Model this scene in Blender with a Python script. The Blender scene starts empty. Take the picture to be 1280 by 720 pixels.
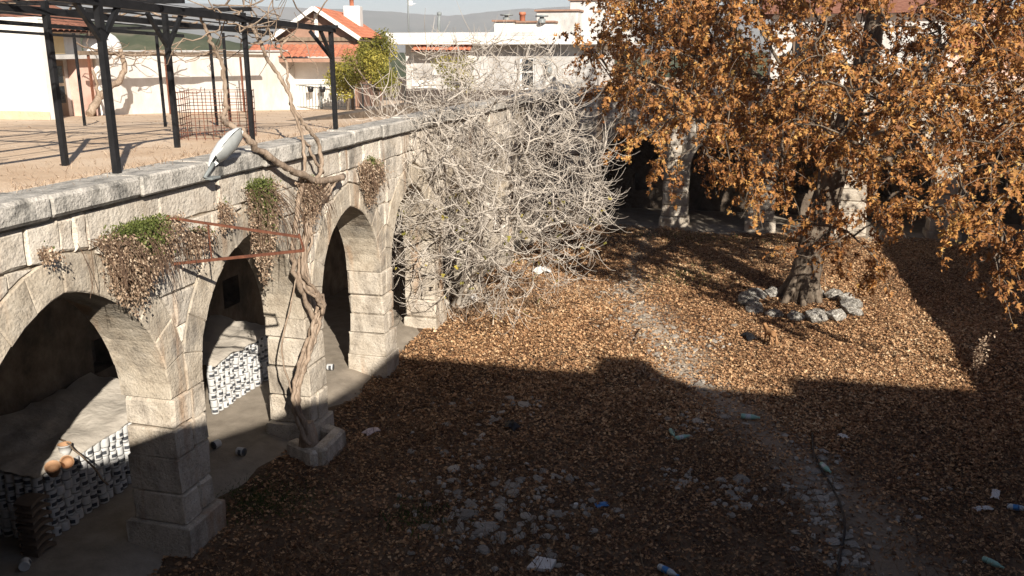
import bpy, math, random
import numpy as np
from mathutils import Vector, Matrix

random.seed(7)
RNG = np.random.default_rng(11)
R = math.radians
scn = bpy.context.scene
COL = scn.collection

# ------------------------------------------------------------------ camera, sky, sun, exposure
CAM_H, FPX, PITCH, YAW = 6.8, 1110.0, R(15.07), R(14.4)
cam_d = bpy.data.cameras.new('camera'); cam_d.lens = FPX / 1280 * 36; cam_d.sensor_width = 36
cam_d.clip_end = 20000; cam_d.clip_start = 0.1
cam = bpy.data.objects.new('camera', cam_d); COL.objects.link(cam)
cam.location = (0, 0, CAM_H); cam.rotation_euler = (math.pi / 2 - PITCH, 0, YAW)
scn.camera = cam

SUN_AZ, SUN_EL = R(35), R(28)          # light travels toward (-sin az, cos az), falling
world = bpy.data.worlds.new('World'); scn.world = world; world.use_nodes = True
wn = world.node_tree.nodes; wl = world.node_tree.links
bg = wn['Background']; sky = wn.new('ShaderNodeTexSky'); sky.sky_type = 'NISHITA'
sky.sun_disc = False; sky.sun_elevation = SUN_EL; sky.sun_rotation = math.pi - SUN_AZ
sky.air_density = 0.7; sky.dust_density = 0.6; sky.ozone_density = 0.6
wl.new(sky.outputs['Color'], bg.inputs['Color']); bg.inputs['Strength'].default_value = 0.05
sun_d = bpy.data.lights.new('sun', 'SUN'); sun_d.energy = 5.0; sun_d.angle = R(0.5); sun_d.color = (1.0, 0.92, 0.81)
sun = bpy.data.objects.new('sun', sun_d); COL.objects.link(sun)
travel = Vector((-math.sin(SUN_AZ) * math.cos(SUN_EL), math.cos(SUN_AZ) * math.cos(SUN_EL), -math.sin(SUN_EL)))
sun.rotation_euler = travel.to_track_quat('-Z', 'Y').to_euler(); sun.location = (10, -10, 30)
scn.view_settings.view_transform = 'Standard'; scn.view_settings.look = 'None'
scn.view_settings.exposure = 0.85; scn.view_settings.gamma = 1.0

HAZE = 0.00026
# ------------------------------------------------------------------ pixel -> direction helpers (1280x720 photograph)
SY, CY = math.sin(YAW), math.cos(YAW); SP, CP = math.sin(PITCH), math.cos(PITCH)
def ray(px, py):
    lat = px - 640; v = py - 360
    fwd = FPX * CP - v * SP; down = FPX * SP + v * CP
    return np.array([-SY * fwd + CY * lat, CY * fwd + SY * lat, -down]), fwd
def W(px, py, s):
    d, f = ray(px, py); return np.array([0, 0, CAM_H]) + d * (s / f)
def onX(px, py, X):
    d, f = ray(px, py); return np.array([0, 0, CAM_H]) + d * (X / d[0])
def onY(px, py, Y):
    d, f = ray(px, py); return np.array([0, 0, CAM_H]) + d * (Y / d[1])
def onZ(px, py, Z=0.0):
    d, f = ray(px, py); return np.array([0, 0, CAM_H]) + d * ((Z - CAM_H) / d[2])

# ------------------------------------------------------------------ materials
def _nt(name):
    m = bpy.data.materials.new(name); m.use_nodes = True
    n = m.node_tree.nodes; l = m.node_tree.links
    return m, n, l, n['Principled BSDF']
def _ramp(n, stops):
    r = n.new('ShaderNodeValToRGB'); e = r.color_ramp.elements
    while len(e) < len(stops): e.new(0.5)
    for k, (p, c) in enumerate(stops): e[k].position = p; e[k].color = (*c, 1)
    return r
def surf(name, stops, scale=3.0, detail=8, rough=0.85, bump=0.3, bscale=30, dist=0.02, stain=None, stain_scale=1.2,
         stain_amt=0.6, rand=0.0, stretch=(1, 1, 1), spec=0.25, metal=0.0, streak=None, erode=0.0):
    m, n, l, b = _nt(name)
    tc = n.new('ShaderNodeTexCoord'); mp = n.new('ShaderNodeMapping'); mp.inputs['Scale'].default_value = stretch
    l.new(tc.outputs['Object'], mp.inputs['Vector'])
    nz = n.new('ShaderNodeTexNoise'); nz.inputs['Scale'].default_value = scale; nz.inputs['Detail'].default_value = detail
    nz.inputs['Roughness'].default_value = 0.65
    l.new(mp.outputs['Vector'], nz.inputs['Vector'])
    rp = _ramp(n, stops); l.new(nz.outputs['Fac'], rp.inputs['Fac']); col = rp.outputs['Color']
    if stain:
        n2 = n.new('ShaderNodeTexNoise'); n2.inputs['Scale'].default_value = stain_scale; n2.inputs['Detail'].default_value = 7
        n2.inputs['Roughness'].default_value = 0.7
        mp2 = n.new('ShaderNodeMapping'); mp2.inputs['Location'].default_value = (7.3, 2.1, 4.4); mp2.inputs['Scale'].default_value = (1, 1, 0.55)
        l.new(tc.outputs['Object'], mp2.inputs['Vector']); l.new(mp2.outputs['Vector'], n2.inputs['Vector'])
        r2 = _ramp(n, [(0.5, (0, 0, 0)), (0.66, (stain_amt,) * 3)]); l.new(n2.outputs['Fac'], r2.inputs['Fac'])
        mx = n.new('ShaderNodeMixRGB'); mx.inputs['Color2'].default_value = (*stain, 1)
        l.new(r2.outputs['Color'], mx.inputs['Fac']); l.new(col, mx.inputs['Color1']); col = mx.outputs['Color']
    if streak:
        n4 = n.new('ShaderNodeTexNoise'); n4.inputs['Scale'].default_value = 2.3; n4.inputs['Detail'].default_value = 5
        mp4 = n.new('ShaderNodeMapping'); mp4.inputs['Location'].default_value = (1.3, 5.1, 0); mp4.inputs['Scale'].default_value = (1, 1, .14)
        l.new(tc.outputs['Object'], mp4.inputs['Vector']); l.new(mp4.outputs['Vector'], n4.inputs['Vector'])
        r4 = _ramp(n, [(0.56, (0, 0, 0)), (0.70, (.7, .7, .7))]); l.new(n4.outputs['Fac'], r4.inputs['Fac'])
        mx4 = n.new('ShaderNodeMixRGB'); mx4.inputs['Color2'].default_value = (*streak, 1)
        l.new(r4.outputs['Color'], mx4.inputs['Fac']); l.new(col, mx4.inputs['Color1']); col = mx4.outputs['Color']
    if erode:
        n6 = n.new('ShaderNodeTexNoise'); n6.inputs['Scale'].default_value = 38; n6.inputs['Detail'].default_value = 5; n6.inputs['Roughness'].default_value = .7
        l.new(tc.outputs['Object'], n6.inputs['Vector']); r6 = _ramp(n, [(0.32, (.42, .40, .38)), (0.46, (.92, .92, .92)), (.7, (1.08, 1.07, 1.05))]); l.new(n6.outputs['Fac'], r6.inputs['Fac'])
        m6 = n.new('ShaderNodeMixRGB'); m6.blend_type = 'MULTIPLY'; m6.inputs['Fac'].default_value = .8
        l.new(col, m6.inputs['Color1']); l.new(r6.outputs['Color'], m6.inputs['Color2']); col = m6.outputs['Color']
    if rand:
        oi = n.new('ShaderNodeObjectInfo'); mr = n.new('ShaderNodeMapRange')
        mr.inputs['To Min'].default_value = 1 - rand; mr.inputs['To Max'].default_value = 1 + rand * 0.6
        l.new(oi.outputs['Random'], mr.inputs['Value'])
        hs = n.new('ShaderNodeHueSaturation'); l.new(mr.outputs['Result'], hs.inputs['Value']); l.new(col, hs.inputs['Color']); col = hs.outputs['Color']
    l.new(col, b.inputs['Base Color']); b.inputs['Roughness'].default_value = rough
    b.inputs['Specular IOR Level'].default_value = spec; b.inputs['Metallic'].default_value = metal
    if bump:
        n3 = n.new('ShaderNodeTexNoise'); n3.inputs['Scale'].default_value = bscale; n3.inputs['Detail'].default_value = 6
        l.new(mp.outputs['Vector'], n3.inputs['Vector'])
        bp = n.new('ShaderNodeBump'); bp.inputs['Strength'].default_value = bump; bp.inputs['Distance'].default_value = dist
        l.new(n3.outputs['Fac'], bp.inputs['Height']); nout = bp.outputs['Normal']
        if erode:
            n5 = n.new('ShaderNodeTexNoise'); n5.inputs['Scale'].default_value = 4.5; n5.inputs['Detail'].default_value = 9; n5.inputs['Roughness'].default_value = .6
            l.new(tc.outputs['Object'], n5.inputs['Vector']); r5 = _ramp(n, [(0.3, (0, 0, 0)), (0.5, (.75, .75, .75)), (.75, (1, 1, 1))]); l.new(n5.outputs['Fac'], r5.inputs['Fac'])
            b5 = n.new('ShaderNodeBump'); b5.inputs['Strength'].default_value = erode; b5.inputs['Distance'].default_value = .1
            l.new(r5.outputs['Color'], b5.inputs['Height']); l.new(nout, b5.inputs['Normal']); nout = b5.outputs['Normal']
        l.new(nout, b.inputs['Normal'])
    return m
def leafmat(name, stops, trans=0.25, rough=0.6):
    m, n, l, b = _nt(name)
    at = n.new('ShaderNodeAttribute'); at.attribute_name = 'rnd'
    rp = _ramp(n, stops); l.new(at.outputs['Fac'], rp.inputs['Fac'])
    nz = n.new('ShaderNodeTexNoise'); nz.inputs['Scale'].default_value = 14; nz.inputs['Detail'].default_value = 3
    mr = n.new('ShaderNodeMapRange'); mr.inputs['From Min'].default_value = .3; mr.inputs['From Max'].default_value = .7
    mr.inputs['To Min'].default_value = .7; mr.inputs['To Max'].default_value = 1.15
    tc = n.new('ShaderNodeTexCoord'); l.new(tc.outputs['Object'], nz.inputs['Vector']); l.new(nz.outputs['Fac'], mr.inputs['Value'])
    hs = n.new('ShaderNodeHueSaturation'); l.new(rp.outputs['Color'], hs.inputs['Color']); l.new(mr.outputs['Result'], hs.inputs['Value'])
    l.new(hs.outputs['Color'], b.inputs['Base Color']); b.inputs['Roughness'].default_value = rough
    b.inputs['Specular IOR Level'].default_value = 0.25
    if trans:
        tr = n.new('ShaderNodeBsdfTranslucent'); l.new(hs.outputs['Color'], tr.inputs['Color'])
        mx = n.new('ShaderNodeMixShader'); mx.inputs['Fac'].default_value = trans
        l.new(b.outputs['BSDF'], mx.inputs[1]); l.new(tr.outputs['BSDF'], mx.inputs[2])
        l.new(mx.outputs['Shader'], n['Material Output'].inputs['Surface'])
    return m
def plain(name, c, rough=0.5, metal=0.0, spec=0.4):
    v = tuple(x * 0.8 for x in c)
    return surf(name, [(0.3, v), (0.7, c)], scale=12, rough=rough, bump=0.08, bscale=60, metal=metal, spec=spec)

MT = {}
OCH = (.34, .19, .095)
MT['ashlar'] = surf('ashlar', [(0.25, (.38, .31, .235)), (0.42, (.57, .505, .42)), (0.6, (.67, .61, .525)), (0.78, (.72, .67, .59))], scale=2.2,
                    bump=0.6, bscale=22, dist=0.03, stain=(.14, .13, .115), stain_scale=1.5, stain_amt=.72, rand=.14, streak=OCH, erode=.28)
MT['voussoir'] = surf('voussoir', [(0.25, (.30, .245, .185)), (0.5, (.50, .435, .345)), (0.75, (.62, .56, .47))], scale=2.6,
                      bump=0.55, bscale=26, dist=0.025, stain=(.16, .145, .13), stain_scale=1.7, stain_amt=.7, rand=.12, streak=OCH, erode=.22)
MT['pier'] = surf('pier', [(0.25, (.34, .285, .215)), (0.5, (.52, .46, .38)), (0.75, (.61, .555, .475))], scale=2.4,
                  bump=0.55, bscale=20, dist=0.03, stain=(.19, .16, .13), stain_scale=1.9, stain_amt=.75, rand=.12, streak=OCH, erode=.3)
MT['cornice'] = surf('cornice', [(0.26, (.17, .16, .145)), (0.42, (.45, .425, .38)), (0.65, (.64, .60, .54))], scale=4.5,
                     bump=0.6, bscale=30, dist=0.03, stain=(.10, .10, .095), stain_scale=3.4, stain_amt=.75, rand=.1, erode=.35)
MT['mortar'] = surf('mortar', [(0.35, (.10, .08, .06)), (0.5, (.30, .25, .19)), (0.65, (.52, .46, .37))], scale=1.6, bump=.6, bscale=18, dist=.03)
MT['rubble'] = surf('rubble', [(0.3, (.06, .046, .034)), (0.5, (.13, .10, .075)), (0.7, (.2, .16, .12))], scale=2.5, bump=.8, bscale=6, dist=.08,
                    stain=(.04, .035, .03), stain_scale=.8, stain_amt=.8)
MT['floor'] = surf('floor', [(0.3, (.20, .17, .135)), (0.7, (.33, .285, .23))], scale=3, bump=.4, bscale=25, dist=.02)
MT['soil'] = surf('soil', [(0.28, (.05, .032, .021)), (0.5, (.11, .070, .043)), (0.72, (.19, .13, .082))], scale=1.4, detail=12, bump=.9, bscale=14, dist=.06)
MT['sand'] = surf('sand', [(0.3, (.52, .37, .245)), (0.5, (.62, .465, .325)), (0.7, (.70, .56, .42))], scale=.9, detail=12, bump=.6, bscale=20, dist=.04)
MT['cobble'] = surf('cobble', [(0.3, (.20, .17, .14)), (0.5, (.33, .295, .25)), (0.75, (.48, .44, .39))], scale=7, bump=.5, bscale=40, dist=.01, rand=.35)
MT['whitewall'] = surf('whitewall', [(0.3, (.66, .63, .58)), (0.6, (.78, .76, .72))], scale=1.5, bump=.25, bscale=12, dist=.02, stain=(.52, .46, .38), stain_scale=.7, stain_amt=.45)
MT['greywall'] = surf('greywall', [(0.3, (.42, .41, .39)), (0.6, (.58, .57, .55))], scale=1.2, bump=.3, bscale=12, dist=.02, stain=(.25, .24, .23), stain_scale=.8, stain_amt=.6)
MT['brownwall'] = surf('brownwall', [(0.3, (.22, .13, .09)), (0.6, (.33, .20, .145))], scale=2, bump=.3)
MT['ochre'] = surf('ochre', [(0.3, (.55, .42, .22)), (0.6, (.66, .52, .30))], scale=2, bump=.2)
MT['pinkwall'] = surf('pinkwall', [(0.3, (.55, .34, .27)), (0.6, (.68, .48, .40))], scale=2, bump=.2)
MT['tile'] = surf('tile', [(0.3, (.42, .135, .07)), (0.55, (.56, .21, .12)), (0.8, (.62, .30, .20))], scale=6, bump=.3, rand=.2)
MT['oldtile'] = surf('oldtile', [(0.3, (.16, .07, .045)), (0.55, (.27, .12, .08)), (0.8, (.34, .2, .14))], scale=5, bump=.4, rand=.2)
MT['blackmetal'] = surf('blackmetal', [(0.3, (.008, .009, .010)), (0.7, (.02, .02, .022))], scale=10, rough=.5, bump=.15, bscale=80, dist=.003)
MT['rust'] = surf('rust', [(0.3, (.09, .035, .022)), (0.6, (.18, .07, .04)), (.8, (.26, .12, .07))], scale=14, rough=.8, bump=.4, bscale=90, dist=.004)
MT['wood'] = surf('wood', [(0.3, (.14, .10, .07)), (0.7, (.26, .20, .145))], scale=6, stretch=(1, 1, .2), bump=.4, bscale=30)
MT['vinebark'] = surf('vinebark', [(0.3, (.16, .115, .08)), (0.5, (.30, .225, .165)), (0.75, (.44, .36, .28))], scale=16, stretch=(1, 1, .25), bump=.9, bscale=40, dist=.02)
MT['figbark'] = surf('figbark', [(0.3, (.30, .255, .215)), (0.5, (.52, .465, .40)), (0.7, (.72, .665, .595))], scale=2.2, bump=.2, bscale=40, dist=.01)
MT['figold'] = surf('figold', [(0.3, (.22, .185, .15)), (0.5, (.42, .375, .32)), (0.70, (.64, .59, .525))], scale=1.6, bump=.4, bscale=30, dist=.01)
MT['planebark'] = surf('planebark', [(0.32, (.055, .042, .032)), (0.5, (.12, .092, .068)), (0.68, (.23, .19, .145))], scale=3.5, stretch=(1, 1, .45), bump=1.0, bscale=12, dist=.05)
MT['twigbark'] = surf('twigbark', [(0.3, (.12, .09, .065)), (0.6, (.27, .225, .18))], scale=3, bump=0)
MT['ringstone'] = surf('ringstone', [(0.36, (.07, .065, .055)), (0.5, (.30, .28, .245)), (0.64, (.56, .54, .50))], scale=6, bump=.8, bscale=14, dist=.04, rand=.15)
MT['void'] = plain('void', (.012, .011, .010), rough=.9)
MT['glass'] = plain('glass', (.02, .025, .03), rough=.08, spec=.6)
MT['whitepaint'] = plain('whitepaint', (.78, .78, .76), rough=.45)
MT['lampshell'] = plain('lampshell', (.72, .73, .72), rough=.35)
MT['lampglass'] = plain('lampglass', (.30, .31, .30), rough=.2)
MT['greyplastic'] = plain('greyplastic', (.22, .24, .24), rough=.5)
MT['tinwhite'] = plain('tinwhite', (.58, .58, .57), rough=.35)
MT['tinblue'] = plain('tinblue', (.07, .075, .085), rough=.4)
MT['tarp'] = surf('tarp', [(0.3, (.38, .34, .29)), (0.6, (.52, .475, .41))], scale=3, bump=.7, bscale=5, dist=.06)
MT['clay'] = plain('clay', (.38, .22, .12), rough=.7)
MT['cardboard'] = plain('cardboard', (.16, .115, .08), rough=.9)
MT['blackbag'] = plain('blackbag', (.015, .015, .017), rough=.35)
MT['paper'] = plain('paper', (.66, .64, .62), rough=.7)
MT['pinkbag'] = plain('pinkbag', (.62, .50, .48), rough=.5)
MT['bluelabel'] = plain('bluelabel', (.05, .22, .52), rough=.4)
MT['greenplastic'] = plain('greenplastic', (.30, .52, .44), rough=.3)
MT['clearplastic'] = plain('clearplastic', (.55, .60, .62), rough=.2)
MT['hose'] = plain('hose', (.012, .012, .012), rough=.5)
MT['hill'] = surf('hill', [(0.35, (.035, .05, .022)), (0.55, (.075, .085, .04)), (0.7, (.16, .14, .09))], scale=.05, detail=12, bump=0)
MT['mount'] = surf('mount', [(0.35, (.10, .11, .09)), (0.7, (.2, .19, .165))], scale=.004, detail=10, bump=0)
MT['planeleaf'] = leafmat('planeleaf', [(0.0, (.07, .033, .02)), (0.22, (.19, .08, .032)), (0.45, (.36, .158, .053)), (0.7, (.52, .26, .08)), (0.86, (.63, .385, .12)), (1.0, (.60, .48, .2))], .25)
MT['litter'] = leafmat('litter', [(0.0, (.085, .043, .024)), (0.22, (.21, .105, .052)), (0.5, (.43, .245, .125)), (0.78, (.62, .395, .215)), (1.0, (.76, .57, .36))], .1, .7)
MT['dryleaf'] = leafmat('dryleaf', [(0.0, (.16, .10, .065)), (0.4, (.35, .245, .165)), (0.8, (.52, .395, .28)), (1.0, (.62, .50, .37))], .2)
MT['greenleaf'] = leafmat('greenleaf', [(0.0, (.06, .08, .02)), (0.5, (.13, .16, .04)), (1.0, (.22, .24, .08))], .25)
MT['yellowleaf'] = leafmat('yellowleaf', [(0.0, (.12, .12, .02)), (0.5, (.30, .27, .05)), (1.0, (.50, .40, .07))], .3)
MT['citrusleaf'] = leafmat('citrusleaf', [(0.0, (.09, .10, .02)), (0.5, (.28, .26, .05)), (1.0, (.50, .42, .09))], .3)
MT['darkgreen'] = leafmat('darkgreen', [(0.0, (.015, .025, .012)), (1.0, (.05, .07, .03))], .15)
MT['deadgrass'] = leafmat('deadgrass', [(0.0, (.07, .04, .025)), (0.5, (.17, .10, .06)), (1.0, (.32, .22, .13))], .1, .8)
MT['grass'] = leafmat('grass', [(0.0, (.03, .05, .012)), (1.0, (.09, .13, .03))], .2)

# ------------------------------------------------------------------ object helpers
def tag(o, label=None, cat=None, group=None, kind=None):
    if label: o['label'] = label
    if cat: o['category'] = cat
    if group: o['group'] = group
    if kind: o['kind'] = kind
    return o
def empty(name, loc=(0, 0, 0), rz=0.0):
    o = bpy.data.objects.new(name, None); COL.objects.link(o)
    o.location = loc; o.rotation_euler = (0, 0, rz); o.empty_display_size = .2
    return o
def link(name, me, mat=None, parent=None):
    o = bpy.data.objects.new(name, me); COL.objects.link(o)
    if mat is not None:
        mats = mat if isinstance(mat, (list, tuple)) else [mat]
        if not me.materials:
            for m in mats: me.materials.append(MT[m] if isinstance(m, str) else m)
    if parent is not None: o.parent = parent
    return o
class MB:
    def __init__(s): s.v = []; s.f = []; s.m = []; s.smooth = []
    def add(s, vs, fs, mi=0, smooth=False):
        o = len(s.v); s.v.extend([tuple(float(c) for c in p) for p in vs])
        for f in fs: s.f.append([i + o for i in f]); s.m.append(mi); s.smooth.append(smooth)
        return s
    def box(s, lo, hi, mi=0, c=0.0):
        x0, y0, z0 = lo; x1, y1, z1 = hi
        if c <= 0:
            return s.add([(x0, y0, z0), (x1, y0, z0), (x1, y1, z0), (x0, y1, z0), (x0, y0, z1), (x1, y0, z1), (x1, y1, z1), (x0, y1, z1)],
                         [(0, 3, 2, 1), (4, 5, 6, 7), (0, 1, 5, 4), (1, 2, 6, 5), (2, 3, 7, 6), (3, 0, 4, 7)], mi)
        vs = []; 
        for sx in (0, 1):
            for sy in (0, 1):
                for sz in (0, 1):
                    X = (x0, x1)[sx]; Y = (y0, y1)[sy]; Z = (z0, z1)[sz]
                    dx = c if sx == 0 else -c; dy = c if sy == 0 else -c; dz = c if sz == 0 else -c
                    vs += [(X, Y + dy, Z + dz), (X + dx, Y, Z + dz), (X + dx, Y + dy, Z)]
        I = lambda sx, sy, sz, k: (sx * 4 + sy * 2 + sz) * 3 + k
        fs = []
        for a in (0, 1):
            q = [I(a, 0, 0, 0), I(a, 1, 0, 0), I(a, 1, 1, 0), I(a, 0, 1, 0)]; fs.append(q if a else q[::-1])
            q = [I(0, a, 0, 1), I(1, a, 0, 1), I(1, a, 1, 1), I(0, a, 1, 1)]; fs.append(q[::-1] if a else q)
            q = [I(0, 0, a, 2), I(1, 0, a, 2), I(1, 1, a, 2), I(0, 1, a, 2)]; fs.append(q if a else q[::-1])
        for a in (0, 1):
            for b in (0, 1):
                fs.append([I(a, b, 0, 0), I(a, b, 1, 0), I(a, b, 1, 1), I(a, b, 0, 1)])
                fs.append([I(a, 0, b, 0), I(a, 1, b, 0), I(a, 1, b, 2), I(a, 0, b, 2)])
                fs.append([I(0, a, b, 1), I(1, a, b, 1), I(1, a, b, 2), I(0, a, b, 2)])
                for d in (0, 1): fs.append([I(a, b, d, 0), I(a, b, d, 1), I(a, b, d, 2)])
        return s.add(vs, fs, mi)
    def tube(s, pts, rad, n=6, mi=0, caps=True, smooth=True):
        pts = [np.asarray(p, float) for p in pts]; k = len(pts)
        if not hasattr(rad, '__len__'): rad = [rad] * k
        up = np.array([0.0, 0, 1]); vs = []; prev = None
        for i in range(k):
            t = pts[min(i + 1, k - 1)] - pts[max(i - 1, 0)]; L = np.linalg.norm(t); t = t / L if L > 1e-9 else up
            if prev is None:
                a = np.cross(t, up); 
                if np.linalg.norm(a) < .05: a = np.cross(t, [1.0, 0, 0])
            else: a = prev - t * prev.dot(t)
            a /= (np.linalg.norm(a) + 1e-12); prev = a; b = np.cross(t, a)
            for j in range(n):
                w = 2 * math.pi * j / n; vs.append(pts[i] + rad[i] * (math.cos(w) * a + math.sin(w) * b))
        fs = [(i * n + j, i * n + (j + 1) % n, (i + 1) * n + (j + 1) % n, (i + 1) * n + j) for i in range(k - 1) for j in range(n)]
        s.add(vs, fs, mi, smooth)
        if caps: s.f.append([len(s.v) - n * k + j for j in range(n)][::-1]); s.m.append(mi); s.smooth.append(False); \
            s.f.append([len(s.v) - n + j for j in range(n)]); s.m.append(mi); s.smooth.append(False)
        return s
    def bar(s, a, b, w, h=None, mi=0):
        a = np.asarray(a, float); b = np.asarray(b, float); h = h or w; t = b - a; t /= np.linalg.norm(t)
        u = np.cross(t, [0, 0, 1.0]); 
        if np.linalg.norm(u) < .05: u = np.array([1.0, 0, 0])
        u /= np.linalg.norm(u); v = np.cross(u, t)
        vs = [p + su * u * w / 2 + sv * v * h / 2 for p in (a, b) for su, sv in ((-1, -1), (1, -1), (1, 1), (-1, 1))]
        return s.add(vs, [(0, 1, 2, 3), (7, 6, 5, 4), (0, 4, 5, 1), (1, 5, 6, 2), (2, 6, 7, 3), (3, 7, 4, 0)], mi)
    def lathe(s, prof, n=10, c=(0, 0, 0), mi=0, smooth=True):
        vs = [(c[0] + r * math.cos(2 * math.pi * j / n), c[1] + r * math.sin(2 * math.pi * j / n), c[2] + z) for r, z in prof for j in range(n)]
        fs = [(i * n + j, i * n + (j + 1) % n, (i + 1) * n + (j + 1) % n, (i + 1) * n + j) for i in range(len(prof) - 1) for j in range(n)]
        return s.add(vs, fs, mi, smooth)
    def mesh(s, name):
        me = bpy.data.meshes.new(name); me.from_pydata(s.v, [], s.f)
        me.polygons.foreach_set('material_index', s.m); me.polygons.foreach_set('use_smooth', s.smooth); me.update(); return me
    def build(s, name, mat, parent=None): return link(name, s.mesh(name), mat, parent)

def fast_mesh(name, V, F, rnd=None):
    """V (n,3), F (m,k) all of one size"""
    me = bpy.data.meshes.new(name); V = np.ascontiguousarray(V, np.float32); F = np.ascontiguousarray(F, np.int32)
    me.vertices.add(len(V)); me.vertices.foreach_set('co', V.ravel())
    m, k = F.shape; me.loops.add(m * k); me.loops.foreach_set('vertex_index', F.ravel())
    me.polygons.add(m); me.polygons.foreach_set('loop_start', np.arange(0, m * k, k, dtype=np.int32))
    me.update(calc_edges=True)
    if rnd is not None:
        at = me.attributes.new('rnd', 'FLOAT', 'POINT'); at.data.foreach_set('value', np.ascontiguousarray(rnd, np.float32))
    me.validate(); return me

PLANE_V = np.array([(0, .34, .0), (0, 0, .0), (-.42, .06, .10), (-.17, .27, -.02), (-.52, .52, .12), (-.17, .5, .0), (0, 1.0, .10), (.17, .5, .0), (.52, .52, .12), (.17, .27, -.02), (.42, .06, .10)])
PLANE_F = np.array([(0, i, i + 1) for i in range(1, 10)] + [(0, 10, 1)])
LIT_V = np.array([(0, 0, 0), (-.45, .2, .12), (-.14, .42, -.03), (-.3, .75, .14), (0.02, 1, .08), (.3, .72, .10), (.14, .4, -.03), (.42, .16, .14)])
LIT_F = np.array([(0, 1, 2), (2, 3, 4), (2, 4, 6), (4, 5, 6), (0, 6, 7), (0, 2, 6)])
OVAL_V = np.array([(0, 0, 0), (-.28, .45, .06), (0, 1, 0), (.28, .45, .06)]); OVAL_F = np.array([(0, 1, 2), (0, 2, 3)])
BLADE_V = np.array([(-.04, 0, 0), (.04, 0, 0), (.03, .55, .06), (0, 1, .22), (-.03, .55, .06)]); BLADE_F = np.array([(0, 1, 2), (0, 2, 4), (4, 2, 3)])
def frames(axis, normal_hint):
    y = axis / np.linalg.norm(axis, axis=1, keepdims=True)
    x = np.cross(y, normal_hint); x /= (np.linalg.norm(x, axis=1, keepdims=True) + 1e-9)
    z = np.cross(x, y); return np.stack([x, y, z], axis=2)
def scatter(name, pos, axis, hint, size, TV, TF, mat, parent=None, rnd=None, curl=None):
    n = len(pos); M = frames(axis, hint); T = np.repeat(TV[None], n, 0)
    if curl is not None: T = T.copy(); T[:, :, 2] *= curl[:, None]
    V = np.einsum('nij,nkj->nki', M, T) * size[:, None, None] + pos[:, None, :]
    F = TF[None] + (np.arange(n) * len(TV))[:, None, None]
    rnd = RNG.random(n) if rnd is None else rnd
    me = fast_mesh(name, V.reshape(-1, 3), F.reshape(-1, TF.shape[1]), np.repeat(rnd, len(TV)))
    return link(name, me, mat, parent)

def gz(x, y):
    return 0.05 * np.sin(x * .55 + 1) * np.cos(y * .43) + 0.035 * np.sin(x * 1.3 + y * .9) + 0.02 * np.sin(x * 2.9 - y * 2.3)
def ground_at(px, py):
    p = onZ(px, py, 0); p = onZ(px, py, float(gz(p[0], p[1]))); p[2] = float(gz(p[0], p[1])); return p

def poly_clip(poly, p, nrm):
    """keep the side where (q-p).n >= 0"""
    out = []; k = len(poly)
    for i in range(k):
        a = poly[i]; b = poly[(i + 1) % k]
        da = (a[0] - p[0]) * nrm[0] + (a[1] - p[1]) * nrm[1]; db = (b[0] - p[0]) * nrm[0] + (b[1] - p[1]) * nrm[1]
        if da >= 0: out.append(a)
        if (da >= 0) != (db >= 0):
            t = da / (da - db); out.append((a[0] + t * (b[0] - a[0]), a[1] + t * (b[1] - a[1])))
    return out
def poly_area(p): return 0.5 * sum(p[i][0] * p[(i + 1) % len(p)][1] - p[(i + 1) % len(p)][0] * p[i][1] for i in range(len(p)))
def inset(poly, d):
    """convex polygon shrunk by d"""
    out = list(poly)
    k = len(poly)
    for i in range(k):
        a = poly[i]; b = poly[(i + 1) % k]; ex, ez = b[0] - a[0], b[1] - a[1]; L = math.hypot(ex, ez)
        if L < 1e-6: continue
        nx, nz = -ez / L, ex / L
        out = poly_clip(out, (a[0] + nx * d, a[1] + nz * d), (nx, nz))
        if len(out) < 3: return []
    return out
def prism(poly, y0, y1, ch=0.015, jit=0.006, back=False):
    """a stone: (u,z) polygon as its face at y0, chamfered, running back to y1"""
    if poly_area(poly) < 0: poly = poly[::-1]
    P = []
    for i in range(len(poly)):
        a = poly[i]; b = poly[(i + 1) % len(poly)]; L = math.hypot(b[0] - a[0], b[1] - a[1])
        if L < .02: continue
        n = 1 if L < .28 else (2 if L < .6 else 3)
        for k in range(n):
            t = k / n; P.append((a[0] + t * (b[0] - a[0]) + random.uniform(-jit, jit), a[1] + t * (b[1] - a[1]) + random.uniform(-jit, jit)))
    if len(P) < 3: return None
    cu = sum(p[0] for p in P) / len(P); cz = sum(p[1] for p in P) / len(P)
    def shrink(p):
        d = math.hypot(p[0] - cu, p[1] - cz); f = max(0.3, 1 - ch * 1.3 / max(d, 1e-3)); return (cu + (p[0] - cu) * f, cz + (p[1] - cz) * f)
    n = len(P); mb = MB()
    A = [(shrink(p)[0], y0 + random.uniform(-.004, .004), shrink(p)[1]) for p in P]; B = [(p[0], y0 + ch, p[1]) for p in P]; C = [(p[0], y1, p[1]) for p in P]
    vs = A + B + C + [(cu, y0 - random.uniform(.0, .012), cz)]
    fs = [(3 * n, i, (i + 1) % n) for i in range(n)]
    for i in range(n):
        j = (i + 1) % n; fs.append((i, n + i, n + j, j)); fs.append((n + i, 2 * n + i, 2 * n + j, n + j))
    if back: fs.append([2 * n + i for i in range(n)][::-1])
    mb.add(vs, fs)
    return mb

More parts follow.
